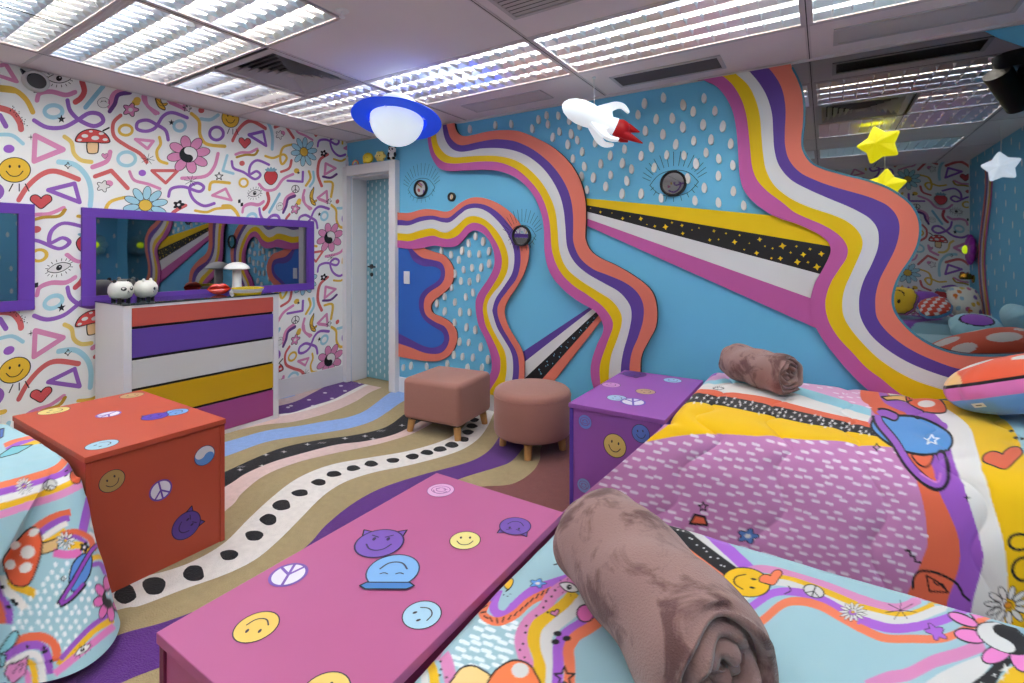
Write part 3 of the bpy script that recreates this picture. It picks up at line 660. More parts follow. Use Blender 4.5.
R2 = [
 [(385, 213), (400.2, 212.8), (409.3, 212.8), (421.6, 209.5), (432.2, 209.3), (444.4, 211.6), (451.5, 209.9), (460.3, 202.8), (470.8, 197.9), (481.3, 197.6), (491.9, 200.7), (502.4, 206.3), (512.9, 215.1), (521.7, 227.4), (527.9, 245), (528.2, 259), (524, 273.1), (516.5, 287.1), (508, 300), (504.2, 312), (507.7, 325.7), (514.7, 338), (520.9, 348.5), (523.8, 359), (524, 376.6), (521, 392), (512, 408)],
 [(385, 220), (400.2, 220), (409.3, 220.7), (419.9, 216.9), (432.2, 215.7), (442.7, 217.8), (449.7, 217.2), (458.5, 210.2), (467.3, 204.6), (477.8, 203.5), (488.4, 206.3), (498.9, 213.4), (509.4, 224.8), (516.5, 236.2), (520, 250.3), (520.3, 264.3), (516.5, 278.4), (507.7, 290.5), (499, 303), (497.5, 313.4), (501.5, 325.7), (509.4, 339.7), (515.6, 350.3), (518.6, 360.8), (518.7, 376.6), (515, 392), (505, 408)],
 [(385, 225.3), (399.7, 225.3), (409.3, 225.3), (419.9, 221.6), (432.2, 219.7), (442.7, 222.2), (450.6, 221.8), (460.3, 214.2), (467.3, 209.3), (477.8, 208.1), (488.4, 212.5), (498.9, 222.2), (507.7, 234.4), (512.9, 246.7), (514.4, 259), (512.1, 273.1), (504.2, 286), (496, 298), (492.8, 308), (492.8, 313.4), (497.1, 327.4), (504.2, 339.7), (510.3, 350.3), (512.9, 360.8), (512.5, 377.5), (508, 392), (496, 408)],
 [(385, 232.5), (398.8, 233.2), (409.3, 233.6), (419.9, 230.4), (432.2, 228.3), (440.9, 231.8), (448, 232), (456.7, 226), (465.5, 218.1), (474.3, 216), (484.8, 219.5), (495.4, 229.2), (503.3, 241.5), (508, 255.5), (507.7, 269.6), (501.5, 283), (492.5, 294), (487.5, 303.5), (487.5, 313.4), (491.9, 327.4), (498.9, 340.6), (504.2, 350.3), (506.4, 360.8), (505.9, 376), (501, 392), (486, 409)],
 [(385, 239), (398.4, 240.2), (409.3, 241.1), (419.9, 238.3), (432.2, 235.7), (440.9, 238), (449.7, 238.8), (458.5, 234.8), (466.4, 226), (474.3, 222.7), (484.8, 226.5), (493.6, 238), (499.8, 250.3), (501.9, 262.6), (498.9, 274.8), (491.5, 287.5), (485.5, 297), (483, 306), (483.1, 313.4), (485.7, 325.7), (491.9, 338), (497.5, 350.3), (500.3, 360.8), (498.9, 374.8), (488.4, 392.4), (476, 410)],
 [(385, 247), (398.4, 247.6), (409.3, 248.9), (421.6, 248.1), (433.9, 245.5), (444.4, 247.1), (455, 246.4), (462, 241.5), (469, 233), (475.2, 230.4), (483.1, 233.6), (490.1, 242.4), (494, 253.8), (494, 266.1), (488.4, 278.4), (480.5, 289.8), (476.5, 297.5), (475.5, 304), (476.1, 313.4), (478.7, 325.7), (484.8, 338), (489.2, 350.3), (491.5, 360.8), (491, 371.3), (486.6, 380.1), (474, 394), (460, 410)]]
panel('rainbow_panel', 'wavy rainbow board looping out from the door casing and down behind the square ottoman', 'wall decoration', R2, W5, .036, 'wavy rainbow boards', N5, base=.0235)
R3 = [
 [(697, 72), (705.2, 80.6), (715.8, 85.8), (725.1, 96.3), (732.2, 110.4), (735.7, 125.6), (737.6, 144.3), (738.7, 163.1), (739.9, 177.1), (743.9, 190), (753.2, 201.7), (767.3, 212.3), (780.7, 218.6), (794.1, 222.8), (806.3, 227.8), (818.6, 234.2), (827.4, 241.3), (830.6, 248.3), (829.2, 256.2), (822.2, 270.3), (815.1, 282.6), (811.3, 294.8), (810.2, 306), (814.6, 324.7), (823.4, 340.3), (835.2, 355.9), (848.8, 371.6), (862.5, 385.2), (880, 400)],
 [(715, 70), (724, 76.9), (733.3, 85.8), (741.5, 99.8), (746.2, 115), (748.6, 132.6), (750.4, 151.4), (752.1, 166.6), (756.8, 179.5), (767.3, 191.2), (783, 203), (794.1, 212), (808.1, 218.6), (822.2, 224.6), (834.4, 231.6), (843.2, 239.5), (847.6, 248.3), (846.4, 258), (839.7, 268.5), (831.8, 280.8), (826.5, 294.8), (825.3, 307.1), (829.3, 322.7), (839.1, 338.4), (852.7, 353), (866.4, 367.7), (882, 379.4), (893.7, 389.1), (910, 400)],
 [(728, 68), (738, 75.5), (748.6, 85.8), (755.6, 99.8), (759.8, 116.2), (761.4, 135), (763.1, 153.7), (766.1, 170.1), (774.3, 185.3), (789, 197.5), (806.3, 206), (820.4, 210.8), (832.7, 214.9), (845, 220.2), (855.5, 228.1), (861.7, 237.8), (862.2, 247.4), (858.2, 258), (851.1, 273.8), (845, 287.8), (842.2, 302.5), (843.9, 316.9), (852.7, 331.5), (866.4, 347.1), (880.1, 359.8), (897.7, 371.6), (917.2, 381.3), (940.6, 389.1), (970, 398)],
 [(744, 66), (751.4, 73.6), (760.3, 84.6), (767.3, 97.5), (772, 113.9), (773.2, 132.6), (774.3, 149), (779, 165.4), (790.7, 179.5), (807.1, 188.8), (828.2, 198.2), (846.7, 205.8), (859, 211.8), (869.6, 218.4), (876.6, 227.2), (878.7, 236.9), (877.5, 249.2), (871.3, 265), (864.3, 279), (859.9, 293.1), (859, 305), (860.5, 316.9), (867.4, 330.5), (878.1, 342.3), (893.7, 354), (911.3, 363.8), (932.8, 372.5), (954.3, 379), (990, 387), (1040, 388)],
 [(762, 62), (770.8, 70.5), (779, 82.3), (783.7, 95.1), (785.6, 111.5), (784.9, 130.3), (785.3, 146.7), (789.6, 160.7), (800.1, 172.4), (816.5, 180.6), (832.9, 186.5), (850, 191.4), (866, 196), (876.6, 200), (887.1, 205.3), (895, 213.2), (899.1, 222.8), (898.9, 235.1), (895, 249.2), (887.1, 265), (880, 279), (876, 293.1), (875.3, 305), (877.1, 317.9), (885.9, 330.5), (899.6, 342.3), (915.2, 352), (934.8, 360.8), (954.3, 367.7), (971.9, 370.6), (1000, 373), (1045, 372)],
 [(788, 55), (791.9, 67), (797.8, 78.7), (802.4, 91.6), (804.3, 106.9), (804.1, 123.3), (802.4, 139.6), (803.8, 151.4), (811.8, 163.1), (823.5, 168.9), (837.6, 173.1), (850, 176.4), (868, 181), (888, 188.5), (905.6, 200), (913.5, 208.8), (918.4, 219.3), (919.6, 231.6), (917, 245.7), (910, 259.7), (900.3, 273.8), (894.2, 287.8), (892.3, 301.3), (895.7, 313), (905.5, 325.7), (919.1, 337.4), (934.8, 346.2), (952.3, 352), (971.9, 354.6), (1000, 354.8), (1026, 353.5), (1050, 350)]]
panel('rainbow_panel', 'wide wavy rainbow board bordering the dark wall mirror', 'wall decoration', R3[::-1], W5, .036, 'wavy rainbow boards', N5, base=.021)  # its black backing stands in for the shadow line along the board
# ray boards
def ray_panel(label, L, cols, names, thick, stars, scol):
    t = panel('ray_panel', label, 'wall decoration', L, cols, thick, 'straight ray boards', names)
    for ch in list(t.children):
        if ch.name.startswith('black_stripe'):
            me = ch.data; c = Cv()
            for u, v, r in stars:
                p = on(u, v, 1, YB - thick)
                c.at(p[0], p[2], r, rot=7).poly([(-1, 0), (-.35, .3), (0, 1), (.35, .3), (1, 0), (.35, -.3), (0, -1), (-.35, -.3)], scol)
            mb = MB(); o = t.location
            flat(mb, c.it, lambda x, z, h: (x - o.x, YB - thick - h - o.y, z - o.z), step=.0008, mfn=art)
            n0 = len(mb.v); mb.add([v.co for v in me.vertices], [list(q.vertices) for q in me.polygons], art(cols[names.index('black_stripe')]))
            bpy.data.objects.remove(ch); mb.build('black_stripe', t)
    return t
lnA = lambda x: 198.2 + (x - 585.2) * .0917
lnB = lambda x: 205 + (x - 586) * .169
lnC = lambda x: 211.3 + (x - 586) * .268
lnD = lambda x: 217.9 + (x - 585.2) * .356
lnE = lambda x: 225 + (x - 585.2) * .447
yst = [(590.6, 208.3, .006), (600.5, 212, .012), (612, 213, .006), (622.6, 218.4, .014), (630, 216.5, .006), (640.8, 218.8, .018), (647, 224.5, .006), (654.8, 226.2, .012), (665.5, 227, .022), (672, 222.6, .010), (682, 225.4, .014), (682.8, 233.4, .014), (692, 230, .006), (699, 228, .007), (709.8, 240, .012), (714, 231, .012), (718.6, 239.5, .007), (726, 233.4, .008), (734.6, 242, .018), (739.6, 235.2, .008), (744.2, 249.6, .007), (749.4, 243.3, .006), (756.6, 253, .016), (759.7, 239.4, .016), (765, 246.2, .007), (771.4, 258.2, .009), (772.6, 248.4, .008), (780.4, 258.4, .016), (782.6, 246, .022), (790.7, 252.6, .008), (797.4, 262, .020), (796.4, 246.3, .009), (803.3, 254.6, .017), (808, 262.3, .009), (810, 249, .010), (817, 267, .022), (821.4, 253.8, .018)]
e0, e1 = 579, 836
ray_panel('fan of yellow, starry black, white and pink boards spreading right towards the large mirror', [[(e0, f(e0)), (700, f(700)), (e1, f(e1))] for f in (lnA, lnB, lnC, lnD, lnE)], [RC['yellow'], (34, 33, 36), RC['white'], RC['pink']], ['yellow_stripe', 'black_stripe', 'white_stripe', 'pink_stripe'], .018, yst, RC['yellow'])
sr = []
for k in range(26):
    f = k / 25; x = 594 - 56 * f; sr.append((x + 1.5 * math.sin(k * 2.1), 318 + 56 * f + 3.2 * (0.4 + f) * math.sin(k * 1.7) - 2.5 * f * 0 - (x - 594 + 56 * f), .005 + .006 * f * (1 + math.sin(k * 3.3)) / 1.6))
S0 = [[(598, 301.6), (589.7, 307.1), (522.5, 351.9), (490, 373.6)], [(600, 303.9), (592.2, 309.1), (524.5, 361.9), (488, 390.4)], [(603, 305.5), (595.9, 312.1), (527.5, 375.6), (492, 408.6)], [(605, 308.3), (598.4, 315.8), (544.9, 376), (515, 409.6)], [(607, 313), (600.9, 320.8), (556.1, 378.5), (533, 408.3)]]
ray_panel('narrow fan of purple, white, speckled black and coral boards rising behind the round ottoman', S0, [RC['purple'], RC['white'], (34, 33, 36), RC['coral']], ['purple_stripe', 'white_stripe', 'black_stripe', 'coral_stripe'], .014, sr, (130, 190, 220))
# blue blob by the door
B0 = [(412, 243), (421.6, 247.6), (433.9, 252), (442.7, 254.6), (449.7, 261.7), (453.2, 269.6), (453.2, 278.4), (450.6, 285.4), (444.4, 292.4), (434.8, 299.5), (430.7, 306.3), (433, 313.4), (440.9, 316.9), (449.7, 322.2), (455.9, 330.9), (456.7, 339.7), (454.1, 348.5), (448, 356.4), (439.2, 360.8), (428.6, 361.3), (416.3, 359.9), (398.4, 356.4), (388, 354)]
B1 = [(408, 244), (412.8, 249.7), (421.6, 257.3), (432.2, 259.9), (440.9, 262.6), (444.8, 269.6), (444.4, 278.4), (440, 285.3), (430.4, 291.6), (424.8, 298.5), (423.9, 308.1), (426.9, 316), (435.7, 322.2), (444.4, 326.5), (448.8, 334.4), (448.8, 342.4), (444.4, 350.3), (437.4, 353.8), (425.1, 352.9), (411.1, 347.6), (398.4, 343.2), (388, 339)]
B2 = [(404, 245), (408.4, 250.3), (413.7, 260.8), (423.4, 266.1), (433.9, 266.6), (440.1, 269.9), (440.4, 276.6), (436, 282.2), (425, 289.6), (419.5, 298), (419.5, 309.9), (424.2, 319.5), (433, 326.5), (441.8, 331.8), (444.1, 338), (441.8, 344.1), (433.9, 347.6), (423.4, 345.9), (409.3, 338.8), (398.8, 333.6), (388, 329)]
B3 = [(393, 245), (392, 270), (391, 300), (390, 327)]
blob = panel('blob_panel', 'bright blue blob-shaped board edged in purple and coral, beside the door casing', 'wall decoration', [B0, B1, B2, B3], [RC['coral'], RC['purple'], (52, 104, 190)], .022, None, ['coral_edge', 'purple_edge', 'blue_centre'])
# light switch
p = on(407, 277.5, 1, YB - .0225)
t = thing('light_switch', 'white light switch plate mounted on the blue blob board', 'light switch', (p[0], YB - .0225, p[2]))
f = MB(); f.box((-.038, -.008, -.062), (.038, 0, .062), M_trim); f.build('plate', t, bevel=.003)
f = MB(); f.box((-.018, -.012, -.03), (.018, -.0081, .03), M_trim); f.build('rocker', t, bevel=.002)
# raindrop studs
M_drop = mat('white_stud', (222, 218, 214), rough=.5, var=.01)
dm = MB()
prof = [(math.cos(g) * .0175 * (1 - .12 * math.sin(g)), math.sin(g) * .036) for g in [2 * PI * k / 24 for k in range(24)]]
dm.prism(prof, lambda x, z, d: (x, -d, z), 0, .020, M_drop)
proto = dm.build('raindrop_stud', bevel=.006, seg=2)
up = [(506.8, 119.1), (512, 124.3), (522.3, 117), (533.1, 129), (539.2, 119.9), (547.2, 115.7), (548.5, 124.6), (559, 116.1), (570, 120.5), (560.1, 131.9), (553.5, 137.6), (580.3, 125.8), (571.9, 134.2), (568.5, 144.8), (578, 140.4), (582.8, 151.9), (573.6, 158.9), (582.2, 176.6), (585, 166.7), (587.7, 189.9), (460.8, 125.4), (470.6, 129.3), (486, 123.9), (496.1, 125.4)]
up += [(560 + x * .29297, 60 + y * .29297) for x, y in [(400, 105), (355, 130), (290, 150), (228, 138), (175, 147), (268, 188), (330, 203), (385, 200), (422, 155), (456, 177), (478, 97), (493, 132), (530, 175), (490, 222), (421, 230), (353, 255), (293, 243), (557, 228), (517, 273), (458, 277), (397, 289), (314, 298), (584, 287), (500, 317), (543, 338), (366, 325), (425, 327), (279, 328), (222, 305), (174, 327), (215, 353), (246, 373), (323, 368), (466, 355), (591, 360), (542, 396), (437, 405), (175, 393), (141, 355), (116, 402), (158, 432), (230, 413), (214, 457), (279, 457), (494, 437), (593, 448), (347, 472), (462, 480), (542, 487), (628, 497), (122, 285), (130, 230), (200, 265)]]
lo = [(390 + x * .17564, 180 + y * .17564) for x, y in [(298, 403), (352, 425), (415, 403), (396, 455), (423, 510), (408, 575), (373, 533), (355, 612), (315, 662), (452, 360), (492, 320), (535, 350), (456, 420), (512, 422), (568, 405), (472, 500), (524, 498), (569, 475), (507, 558), (457, 578), (477, 640), (436, 665)]]
lo += [(390 + x * .17564, 280 + y * .17564) for x, y in [(374, 125), (272, 132), (316, 178), (404, 182), (457, 182), (372, 240), (440, 268), (490, 283), (400, 350), (452, 355), (521, 380), (367, 425), (417, 435), (476, 440), (562, 452), (528, 497), (331, 478), (213, 490), (124, 487), (80, 497), (445, 500)]]
first = True
for lst, lab, grp in ((up, 'white raindrop stud on the blue wall above the yellow ray, between two rainbow boards', 'raindrop studs on the upper blue wall'), (lo, 'white raindrop stud on the blue wall right of the blue blob, inside the looping rainbow', 'raindrop studs beside the blue blob')):
    for u, v in lst:
        p = on(u, v, 1, YB)
        if p[2] > HC - .07: continue
        o = proto if first else proto.copy()
        if not first: COL.objects.link(o)
        first = False
        s = random.uniform(.9, 1.1)
        o.location = (p[0], YB, p[2]); o.rotation_euler = (0, random.uniform(-.12, .12), 0); o.scale = (s, 1, s)
        tag(o, lab, 'wall decoration', grp)
# round eye mirrors
M_mir = mat('mirror_glass', (200, 202, 204), rough=.02, metal=1.0, var=0)
def wall_eye(u, v, r, label, base, hw=0, hh=0, lash=0):
    p = on(u, v, 1, YB - base); t = thing('eye_mirror' if hw else 'round_mirror', label, 'mirror', (p[0], YB - base, p[2]), group='round mirrors on the blue wall')
    f = MB(); n = 40
    f.lathe([(r, 0), (r, -.022), (r - .006, -.026), (r - .016, -.022), (r - .016, -.012), (r - .016, 0)], M_bk, n=n, ax='y'); f.build('frame', t, smooth=True)
    f = MB(); f.add([((r - .014) * math.cos(2 * PI * k / n), -.014, (r - .014) * math.sin(2 * PI * k / n)) for k in range(n)], [tuple(range(n))], M_mir); f.build('mirror_disc', t)
    if hw:
        c = Cv(); U = [(-hw, 0), (-hw * .6, hh * .75), (0, hh), (hw * .6, hh * .75), (hw, 0)]
        c.stroke(U, .004, BLK); c.stroke([(x, -y * .95) for x, y in U], .004, BLK)
        for k in range(15):
            a = PI * (k + .5) / 15; x0, y0 = hw * .98 * math.cos(a), hh * 1.12 * math.sin(a) + .02
            g = PI / 2 + (a - PI / 2) * .75; c.stroke([(x0, y0), (x0 + lash * math.cos(g) * (.6 + .4 * math.sin(a)), y0 + lash * math.sin(g) * (.6 + .4 * math.sin(a)))], .0035, BLK, sm=False)
        for k in range(9):
            a = -PI * (k + .5) / 9; x0, y0 = hw * .85 * math.cos(a), hh * 1.05 * math.sin(a); g = -PI / 2 - (a + PI / 2) * -.6
            c.stroke([(x0, y0), (x0 + .3 * lash * math.cos(g), y0 + .3 * lash * math.sin(g))], .0035, BLK, sm=False)
        f = MB(); flat(f, c.it, lambda x, z, h: (x, -h + (0 if base < .01 else .0), z), step=.001, mfn=lambda q: M_bk); f.build('eyelashes', t)
wall_eye(421.3, 188.6, .083, 'round eye mirror with lashes near the door, left of the small round mirror', 0, .175, .10, .115)
wall_eye(522, 235.9, .088, 'round eye mirror with lashes overlapping the looping rainbow board', .0375, .135, .09, .105)
wall_eye(673.6, 183.6, .092, 'round eye mirror with lashes above the yellow ray, among the raindrops', 0, .17, .095, .10)
wall_eye(452.4, 197, .042, 'tiny round black-framed mirror without lashes on plain blue wall', 0)
# large dark mirror
M_big = mat('tinted_mirror', (158, 158, 160), rough=.015, metal=1.0, var=0)
mc = wallp([(792, 60)] + R3[5][1:], YB - .018)
mr = [on(u, v, 1, YB - .018) for u, v in ((1090, 352), (1110, 240), (1095, 130), (1060, 72), (1024, 47), (1000, 39), (985, 31.5), (970, 33.5))]
out = clean(mc + [(p[0], min(p[2], HC - .02)) for p in mr])
M_edge = mat('mirror_edge', (70, 120, 140), rough=.2, spec=.6, var=0)
t = thing('wall_mirror', 'large dark blob-shaped wall mirror above the bed head, edged by the coral stripe', 'mirror', (.7, YB, 1.0))
f = MB(); f.prism(out, lambda x, z, d: (x, YB - d, z), .002, .018, M_big, M_edge); f.build('mirror_glass', t, off=(.7, YB, 1.0))
f = MB(); oc = [(x, z) for x, z in mc]; e = Cv(); e.stroke(oc[6:], .012, (84, 130, 150), sm=False); flat(f, e.it, lambda x, z, h: (x, YB - .0385, z), mfn=lambda c: M_edge); f.build('glass_edge', t, off=(.7, YB, 1.0))
# left wall mirrors
M_pf = mat('purple_frame', (108, 66, 172), rough=.45, spec=.35, var=.01)
M_lm = mat('smoked_mirror', (150, 150, 153), rough=.02, metal=1.0, var=0)
def wmirror(y0, y1, label):
    z0, z1 = 1.022, 1.712; t = thing('framed_mirror', label, 'mirror', (XL, (y0 + y1) / 2, z0), group='purple framed mirrors')
    e = .078; d = .03; h = z1 - z0; w2 = (y1 - y0) / 2; f = MB()
    f.box((0, -w2, 0), (d, w2, .066), M_pf); f.box((0, -w2, h - .066), (d, w2, h), M_pf); f.box((0, -w2, .066), (d, -w2 + e, h - .066), M_pf); f.box((0, w2 - e, .066), (d, w2, h - .066), M_pf)
    f.build('frame', t, bevel=.002)
    f = MB(); f.box((.002, -w2 + e, .066), (.012, w2 - e, h - .066), M_lm); f.build('mirror_glass', t)
wmirror(1.314, 3.167, 'wide purple framed mirror on the patterned wall behind the chest of drawers')
wmirror(-.75, 1.07, 'purple framed mirror cut off by the left edge of the picture')
# ================================================================ HANGING LAMPS
M_cord = mat('white_cord', (214, 214, 214), rough=.5, var=0)
def lampmat(n, c, s, base=None): return mat(n, base or c, rough=.5, var=0, emit=c, es=s)
# planet lamp
an = on(397, 73, 2, HC); zc = 2.285
t = thing('planet_lamp', 'white globe lamp with a flat blue ring hanging from the ceiling', 'lamp', (an[0], an[1], zc))
f = MB(); f.ball((0, 0, 0), .176, lampmat('globe_glow', (224, 236, 246), .62), 40, 24); f.build('globe', t, smooth=True, angle=180)
M_blue_ring = lampmat('blue_ring_glow', (8, 70, 226), .42)
f = MB(); prof = [(.196, .005), (.196, -.005), (.294, -.005), (.297, 0), (.294, .005), (.196, .005)]
f.lathe(prof, M_blue_ring, n=64)
for g in (.4, 1.97, 3.54, 5.11): f.tube([(.17 * math.cos(g), .17 * math.sin(g), 0), (.20 * math.cos(g), .20 * math.sin(g), 0)], .006, M_alu)
o = f.build('ring', t, smooth=True, angle=30)
nv = Vector((-an[0], -an[1], 0)).normalized(); side_ = Vector((-nv.y, nv.x, 0))      # the ring tips up towards the room and down to its right
o.rotation_mode = 'QUATERNION'; o.rotation_quaternion = (Matrix.Rotation(math.radians(-12), 3, side_) @ Matrix.Rotation(math.radians(-5), 3, nv)).to_quaternion()
f = MB(); f.tube([(0, 0, .17), (0, 0, HC - zc)], .0035, M_cord); f.lathe([(0, .165), (.03, .165), (.03, .19), (0, .195)], M_trim, n=20); f.build('cord', t, smooth=True)
# rocket lamp
an = on(593.8, 77, 2, HC); zc = 2.322
t = thing('rocket_lamp', 'glowing white rocket lamp with red flame hanging tail to the right', 'lamp', (an[0], an[1], zc))
M_rk = lampmat('rocket_glow', (236, 243, 248), .55, (200, 206, 212)); M_rd = lampmat('flame_glow', (150, 8, 14), .35, (150, 10, 16))
R = np.array([RT[0], RT[1], 0]); ax = (R * .93 + np.array([0, 0, -.40])); ax /= np.linalg.norm(ax)
upv = np.array([0, 0, 1.0]); n2 = np.cross(ax, upv); n2 /= np.linalg.norm(n2); u2 = np.cross(n2, ax)
def rk(a, b, c): return tuple(ax * a + u2 * b + n2 * c)
prof = [(-.235, .0), (-.228, .022), (-.205, .048), (-.16, .072), (-.10, .084), (-.03, .082), (.04, .066), (.09, .054), (.13, .055), (.16, .06)]
def body(pr, m, n=28, cx=(0, 0)):
    V = []; F = []
    for a, r in pr:
        for k in range(n): g = 2 * PI * k / n; V.append(rk(a, r * math.cos(g), r * math.sin(g)))
    for i in range(len(pr) - 1):
        for k in range(n): F.append((i * n + k, i * n + (k + 1) % n, (i + 1) * n + (k + 1) % n, (i + 1) * n + k))
    F.append(tuple(range((len(pr) - 1) * n, len(pr) * n))); mb = MB(); mb.add(V, F, m); return mb
body(prof, M_rk).build('hull', t, smooth=True)
for g in (0, 2 * PI / 3 + .35, 4 * PI / 3 - .35):
    o2 = [(-.01, .065), (.05, .125), (.10, .158), (.155, .165), (.205, .135), (.20, .12), (.15, .132), (.12, .115), (.10, .085), (.115, .045)]
    mb = MB(); d1 = u2 * math.cos(g) + n2 * math.sin(g); d2 = -u2 * math.sin(g) + n2 * math.cos(g)
    mb.prism(smooth_curve(o2, 3, True), lambda x, y, d: tuple(ax * x + d1 * y + d2 * d), -.012, .012, M_rk); mb.build('fin', t, bevel=.008)
fl_ = body([(.161, .054), (.19, .066), (.225, .06), (.25, .042), (.262, .0)], M_rd)
fl_.build('flame', t, smooth=True)
for b0, c0, L in ((-.03, .02, .375), (.03, -.01, .33), (-.045, -.03, .285)):
    mb = MB(); mb.tube([rk(.20, b0 * .6, c0 * .6), rk(.25, b0, c0), rk(L, b0 * 1.2, c0)], .03, M_rd, n=12, rs=[.04, .032, .004]); mb.build('flame_tongue', t, smooth=True)
f = MB(); top = rk(-.03, .08, 0); f.tube([top, (0, 0, HC - zc)], .003, M_cord); f.lathe([(0, HC - zc - .012), (.012, HC - zc - .012), (.012, HC - zc), (0, HC - zc)], M_trim, n=12); f.build('cord', t, smooth=True)
# star lamps (seen in the mirror)
def star_lamp(loc, r, m, label, ry):
    t = thing('star_lamp', label, 'lamp', loc, group='hanging star lamps')
    f = MB(); n = 5; V = [(0, -.085 * r / .17, 0), (0, .085 * r / .17, 0)]; F = []
    for k in range(2 * n):
        a = PI / 2 + PI * k / n + ry; q = r if k % 2 == 0 else r * .62; V.append((q * math.cos(a), 0, q * math.sin(a)))
    for k in range(2 * n): a, b = 2 + k, 2 + (k + 1) % (2 * n); F += [(0, a, b), (1, b, a)]
    f.add(V, F, m); o = f.build('star_shade', t, bevel=.012); o.rotation_euler = (0, 0, .35)
    f = MB(); f.tube([(0, 0, r * .5), (0, 0, HC - loc[2])], .003, M_cord); f.build('cord', t)
M_ys = lampmat('yellow_star_glow', (250, 240, 20), 1.5); M_ws = lampmat('white_star_glow', (226, 238, 250), 1.5)
star_lamp((.424, 1.50, 2.39), .20, M_ys, 'upper of the two glowing yellow star lamps seen in the large mirror', .25)
star_lamp((.475, 1.37, 2.01), .19, M_ys, 'lower yellow star lamp in the large mirror, cut by the coral stripe', -.1)
star_lamp((1.40, .77, 2.20), .165, M_ws, 'glowing white star lamp at the right edge of the mirror', .1)
# black ceiling spotlight (seen in the mirror)
t = thing('ceiling_spotlight', 'black twin ceiling spotlight at the upper right edge of the mirror', 'lamp', (1.0, 2.98, HC))
f = MB(); f.lathe([(0, -.09), (.11, -.09), (.125, -.05), (.125, 0), (0, 0)], M_black, n=28); f.build('base', t, smooth=True)
for sx, tz in ((-.06, .5), (.08, -.3)):
    h = MB(); h.tube([(sx * .5, 0, -.08), (sx, 0, -.16)], .012, M_black); d = Vector((.35 + tz * .2, -.5, -.6)).normalized(); c = Vector((sx, 0, -.18))
    h.tube([c - d * .11, c + d * .17], .07, M_black, n=24); h.build('spot_head', t, smooth=True)
# flower sconces on the right wall
def sconce(y, z, c, label):
    t = thing('flower_sconce', label, 'lamp', (XR, y, z), group='flower wall lamps')
    f = MB()
    for k in range(8):
        a = 2 * PI * k / 8; f.ball((-.05, .12 * math.cos(a), .12 * math.sin(a)), (.035, .075, .075), c, 16, 10)
    f.ball((-.045, 0, 0), (.045, .13, .13), c, 20, 12); f.build('petals', t, smooth=True, angle=180)
    f = MB(); f.ball((-.10, 0, 0), (.03, .055, .055), lampmat('sconce_glow', (206, 240, 20), 1.4), 20, 12); f.build('bulb_cover', t, smooth=True, angle=180)
    f = MB(); f.lathe([(0, 0), (.09, 0), (.09, -.02), (0, -.02)], M_trim, n=24, ax='x'); f.build('wall_plate', t)
sconce(3.26, 1.52, mat('sconce_blue', (120, 176, 200), rough=.4, var=0), 'pale blue flower wall lamp with yellow centre, seen in the purple framed mirror')
sconce(-1.2, 1.43, mat('sconce_purple', (150, 40, 170), rough=.4, var=0), 'purple flower wall lamp with yellow centre, seen in the large mirror')
t = thing('night_light', 'small golden glowing wall light seen in the mirror above the white pillow', 'lamp', (XR, -1.28, 1.06))
f = MB(); f.lathe([(0, 0), (.05, 0), (.05, -.015), (0, -.015)], mat('brass', (190, 140, 50), rough=.25, metal=1, var=0), n=20, ax='x'); f.tube([(-.015, 0, 0), (-.06, 0, 0), (-.08, 0, .02)], .008, mat('brass', (190, 140, 50), rough=.25, metal=1, var=0)); f.build('bracket', t, smooth=True)
f = MB(); f.lathe([(.03, .03), (.055, .02), (.07, -.02), (.055, -.05), (.05, -.05)], mat('brass', (190, 140, 50), rough=.25, metal=1, var=0), n=20, c=(-.08, 0, .04)); f.build('shade', t, smooth=True)
f = MB(); f.ball((-.08, 0, .04), .028, lampmat('bulb_glow', (255, 226, 150), 4.0), 16, 10); f.build('bulb', t, smooth=True, angle=180)
# round speaker by the ceiling on the left
p = on(33, 73, 0, XL)
t = thing('wall_speaker', 'small round grey speaker with white rim high on the patterned wall, top left', 'speaker', (XL, p[1] + .01, 2.522))
f = MB(); f.lathe([(.068, 0), (.068, .03), (.060, .042), (.050, .038), (.050, .02)], mat('speaker_rim', (206, 206, 206), rough=.4, var=0), n=36, ax='x'); f.build('rim', t, smooth=True)
f = MB(); f.lathe([(.0, .034), (.03, .033), (.0515, .028)], mat('speaker_mesh', (92, 90, 92), rough=.8, bump=.9, bscale=260, var=.2, scale=300), n=36, ax='x'); f.build('grille', t, smooth=True)
f = MB(); f.add([(.004, -.075, .060), (.03, -.075, .060), (.03, .0, .02), (.004, .0, .02), (.004, -.06, .02), (.03, -.06, .02)], [(0, 1, 2, 3), (4, 3, 2, 5), (0, 4, 5, 1), (0, 3, 4), (1, 5, 2)], M_black); f.build('bracket', t)
